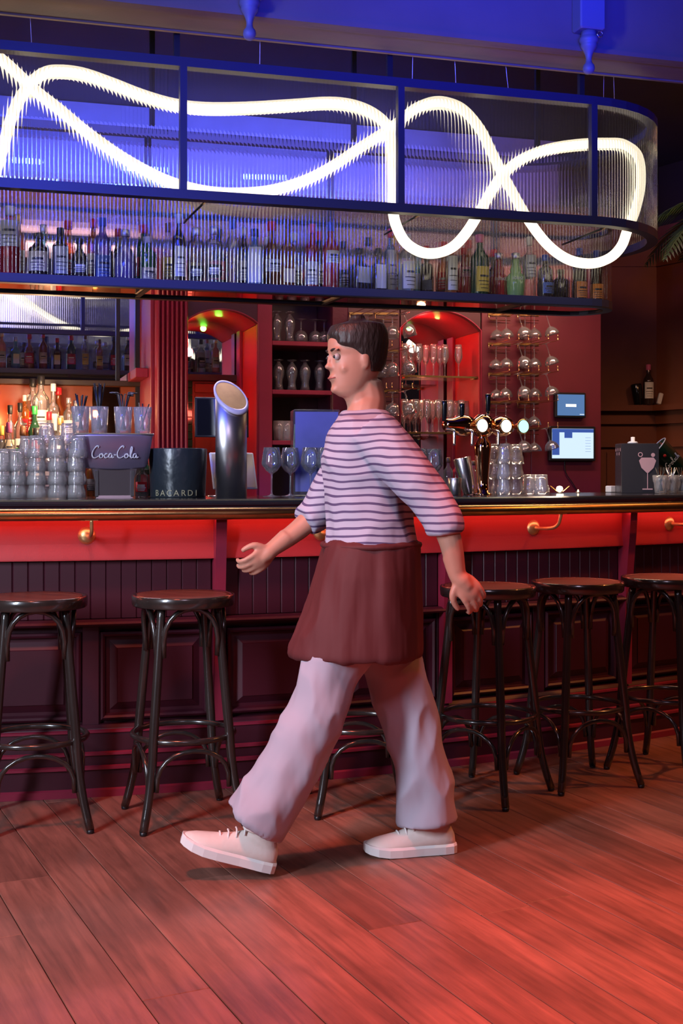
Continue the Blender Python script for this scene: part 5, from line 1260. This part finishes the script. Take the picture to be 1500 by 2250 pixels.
for y, cx, a, b in ((1188, 815, .140, .174), (1200, 815, .147, .182), (1260, 808, .160, .198), (1320, 800, .174, .206), (1380, 790, .192, .212), (1425, 782, .208, .216), (1436, 781, .206, .214)):
    R_.append((L_(Q(cx, y, YC)), a, b))
loft(ap, R_); 
aw = remeshed(ap, 'apron', M['apron'], per, .008, 3); wrinkle(aw, .010, 9, (1, 1, .22))
mb = MB(); c = L_(Q(815, 1196, YC)); mb.tube([c+Vector((.152*cos(2*pi*k/32), .184*sin(2*pi*k/32), 0)) for k in range(32)], .009, 8, closed=True); mb.build('apron_band', M['apron'], per)
tr = MB()
for hip, kn, an in ((hipN, kN, aN), (hipF, kF, aF)):
    d = (an-kn); limb(tr, [hip, cut(hip, kn, .5)+Vector((-.01, 0, 0)), kn, cut(kn, an, .5)+Vector((.012, 0, 0)), an+d*.02], [.108, .098, .086, .086, .096], 20)
wrinkle(remeshed(tr, 'trousers', M['trousers'], per, .008, 3), .012, 8, (1, 1, .55))
def shoe(heel, yaw, pitch, nm='sneaker'):
    R = Matrix.Translation(heel) @ Matrix.Rotation(yaw, 4, 'Z') @ Matrix.Rotation(pitch, 4, 'Y')   # +x = toe
    st = [(0, .022, .060), (.012, .032, .085), (.04, .038, .108), (.08, .039, .112), (.11, .040, .100), (.14, .043, .084), (.18, .047, .070), (.22, .048, .061), (.255, .043, .054), (.28, .030, .046), (.292, .012, .036)]
    rows = []
    for x, hw, zt_ in st:
        rows.append([R @ Vector((x, hw*cos(a)*(1 if sin(a) < .3 else .92), .024+(zt_-.024)*max(sin(a), 0)**.8 if sin(a) > 0 else .024)) for a in [pi*i/13 for i in range(14)]])
    mb = MB(); mb.grid(rows, closed=True, caps=True); up = mb.build(nm, M['shoe'], per)
    mb = MB(); rows = []
    for x, hw, zt_ in st:
        x2 = x*1.02-.004; h2 = hw+.006; ts = .03*max(0, (x-.2)/.09)**2*.45
        rows.append([R @ Vector((x2, -h2, ts)), R @ Vector((x2, -h2-.001, .024+ts)), R @ Vector((x2, -h2+.006, .031+ts*.7)), R @ Vector((x2, h2-.006, .031+ts*.7)), R @ Vector((x2, h2+.001, .024+ts)), R @ Vector((x2, h2, ts))])
    mb.grid(rows, closed=True, smooth=False, caps=True); mb.build('sole', M['sole'], up)
    for i in range(4):
        x = .115+i*.022; z = .104-i*.0125
        mb = MB(); mb.tube([R @ Vector((x, -.026, z-.016)), R @ Vector((x+.004, -.012, z+.003)), R @ Vector((x+.008, .0, z+.006)), R @ Vector((x+.004, .012, z+.003)), R @ Vector((x, .026, z-.016))], .0028, 6); mb.build('lace', M['sole'], up)
    mb = MB(); mb.tube([R @ Vector((.02+.05*(1+cos(2*pi*k/20)), .030*sin(2*pi*k/20), .108-.003*cos(2*pi*k/20))) for k in range(20)], .006, 8, closed=True); mb.build('collar', M['shoe'], up)
hF = L_(Q(996, 1868, YF_)); hF.z = .0015; shoe(hF, pi+.18, 0); 
hN = L_(Q(598, 1868, YN-.02)); hN.z = .012
shoe(hN, pi+.1, -.30)
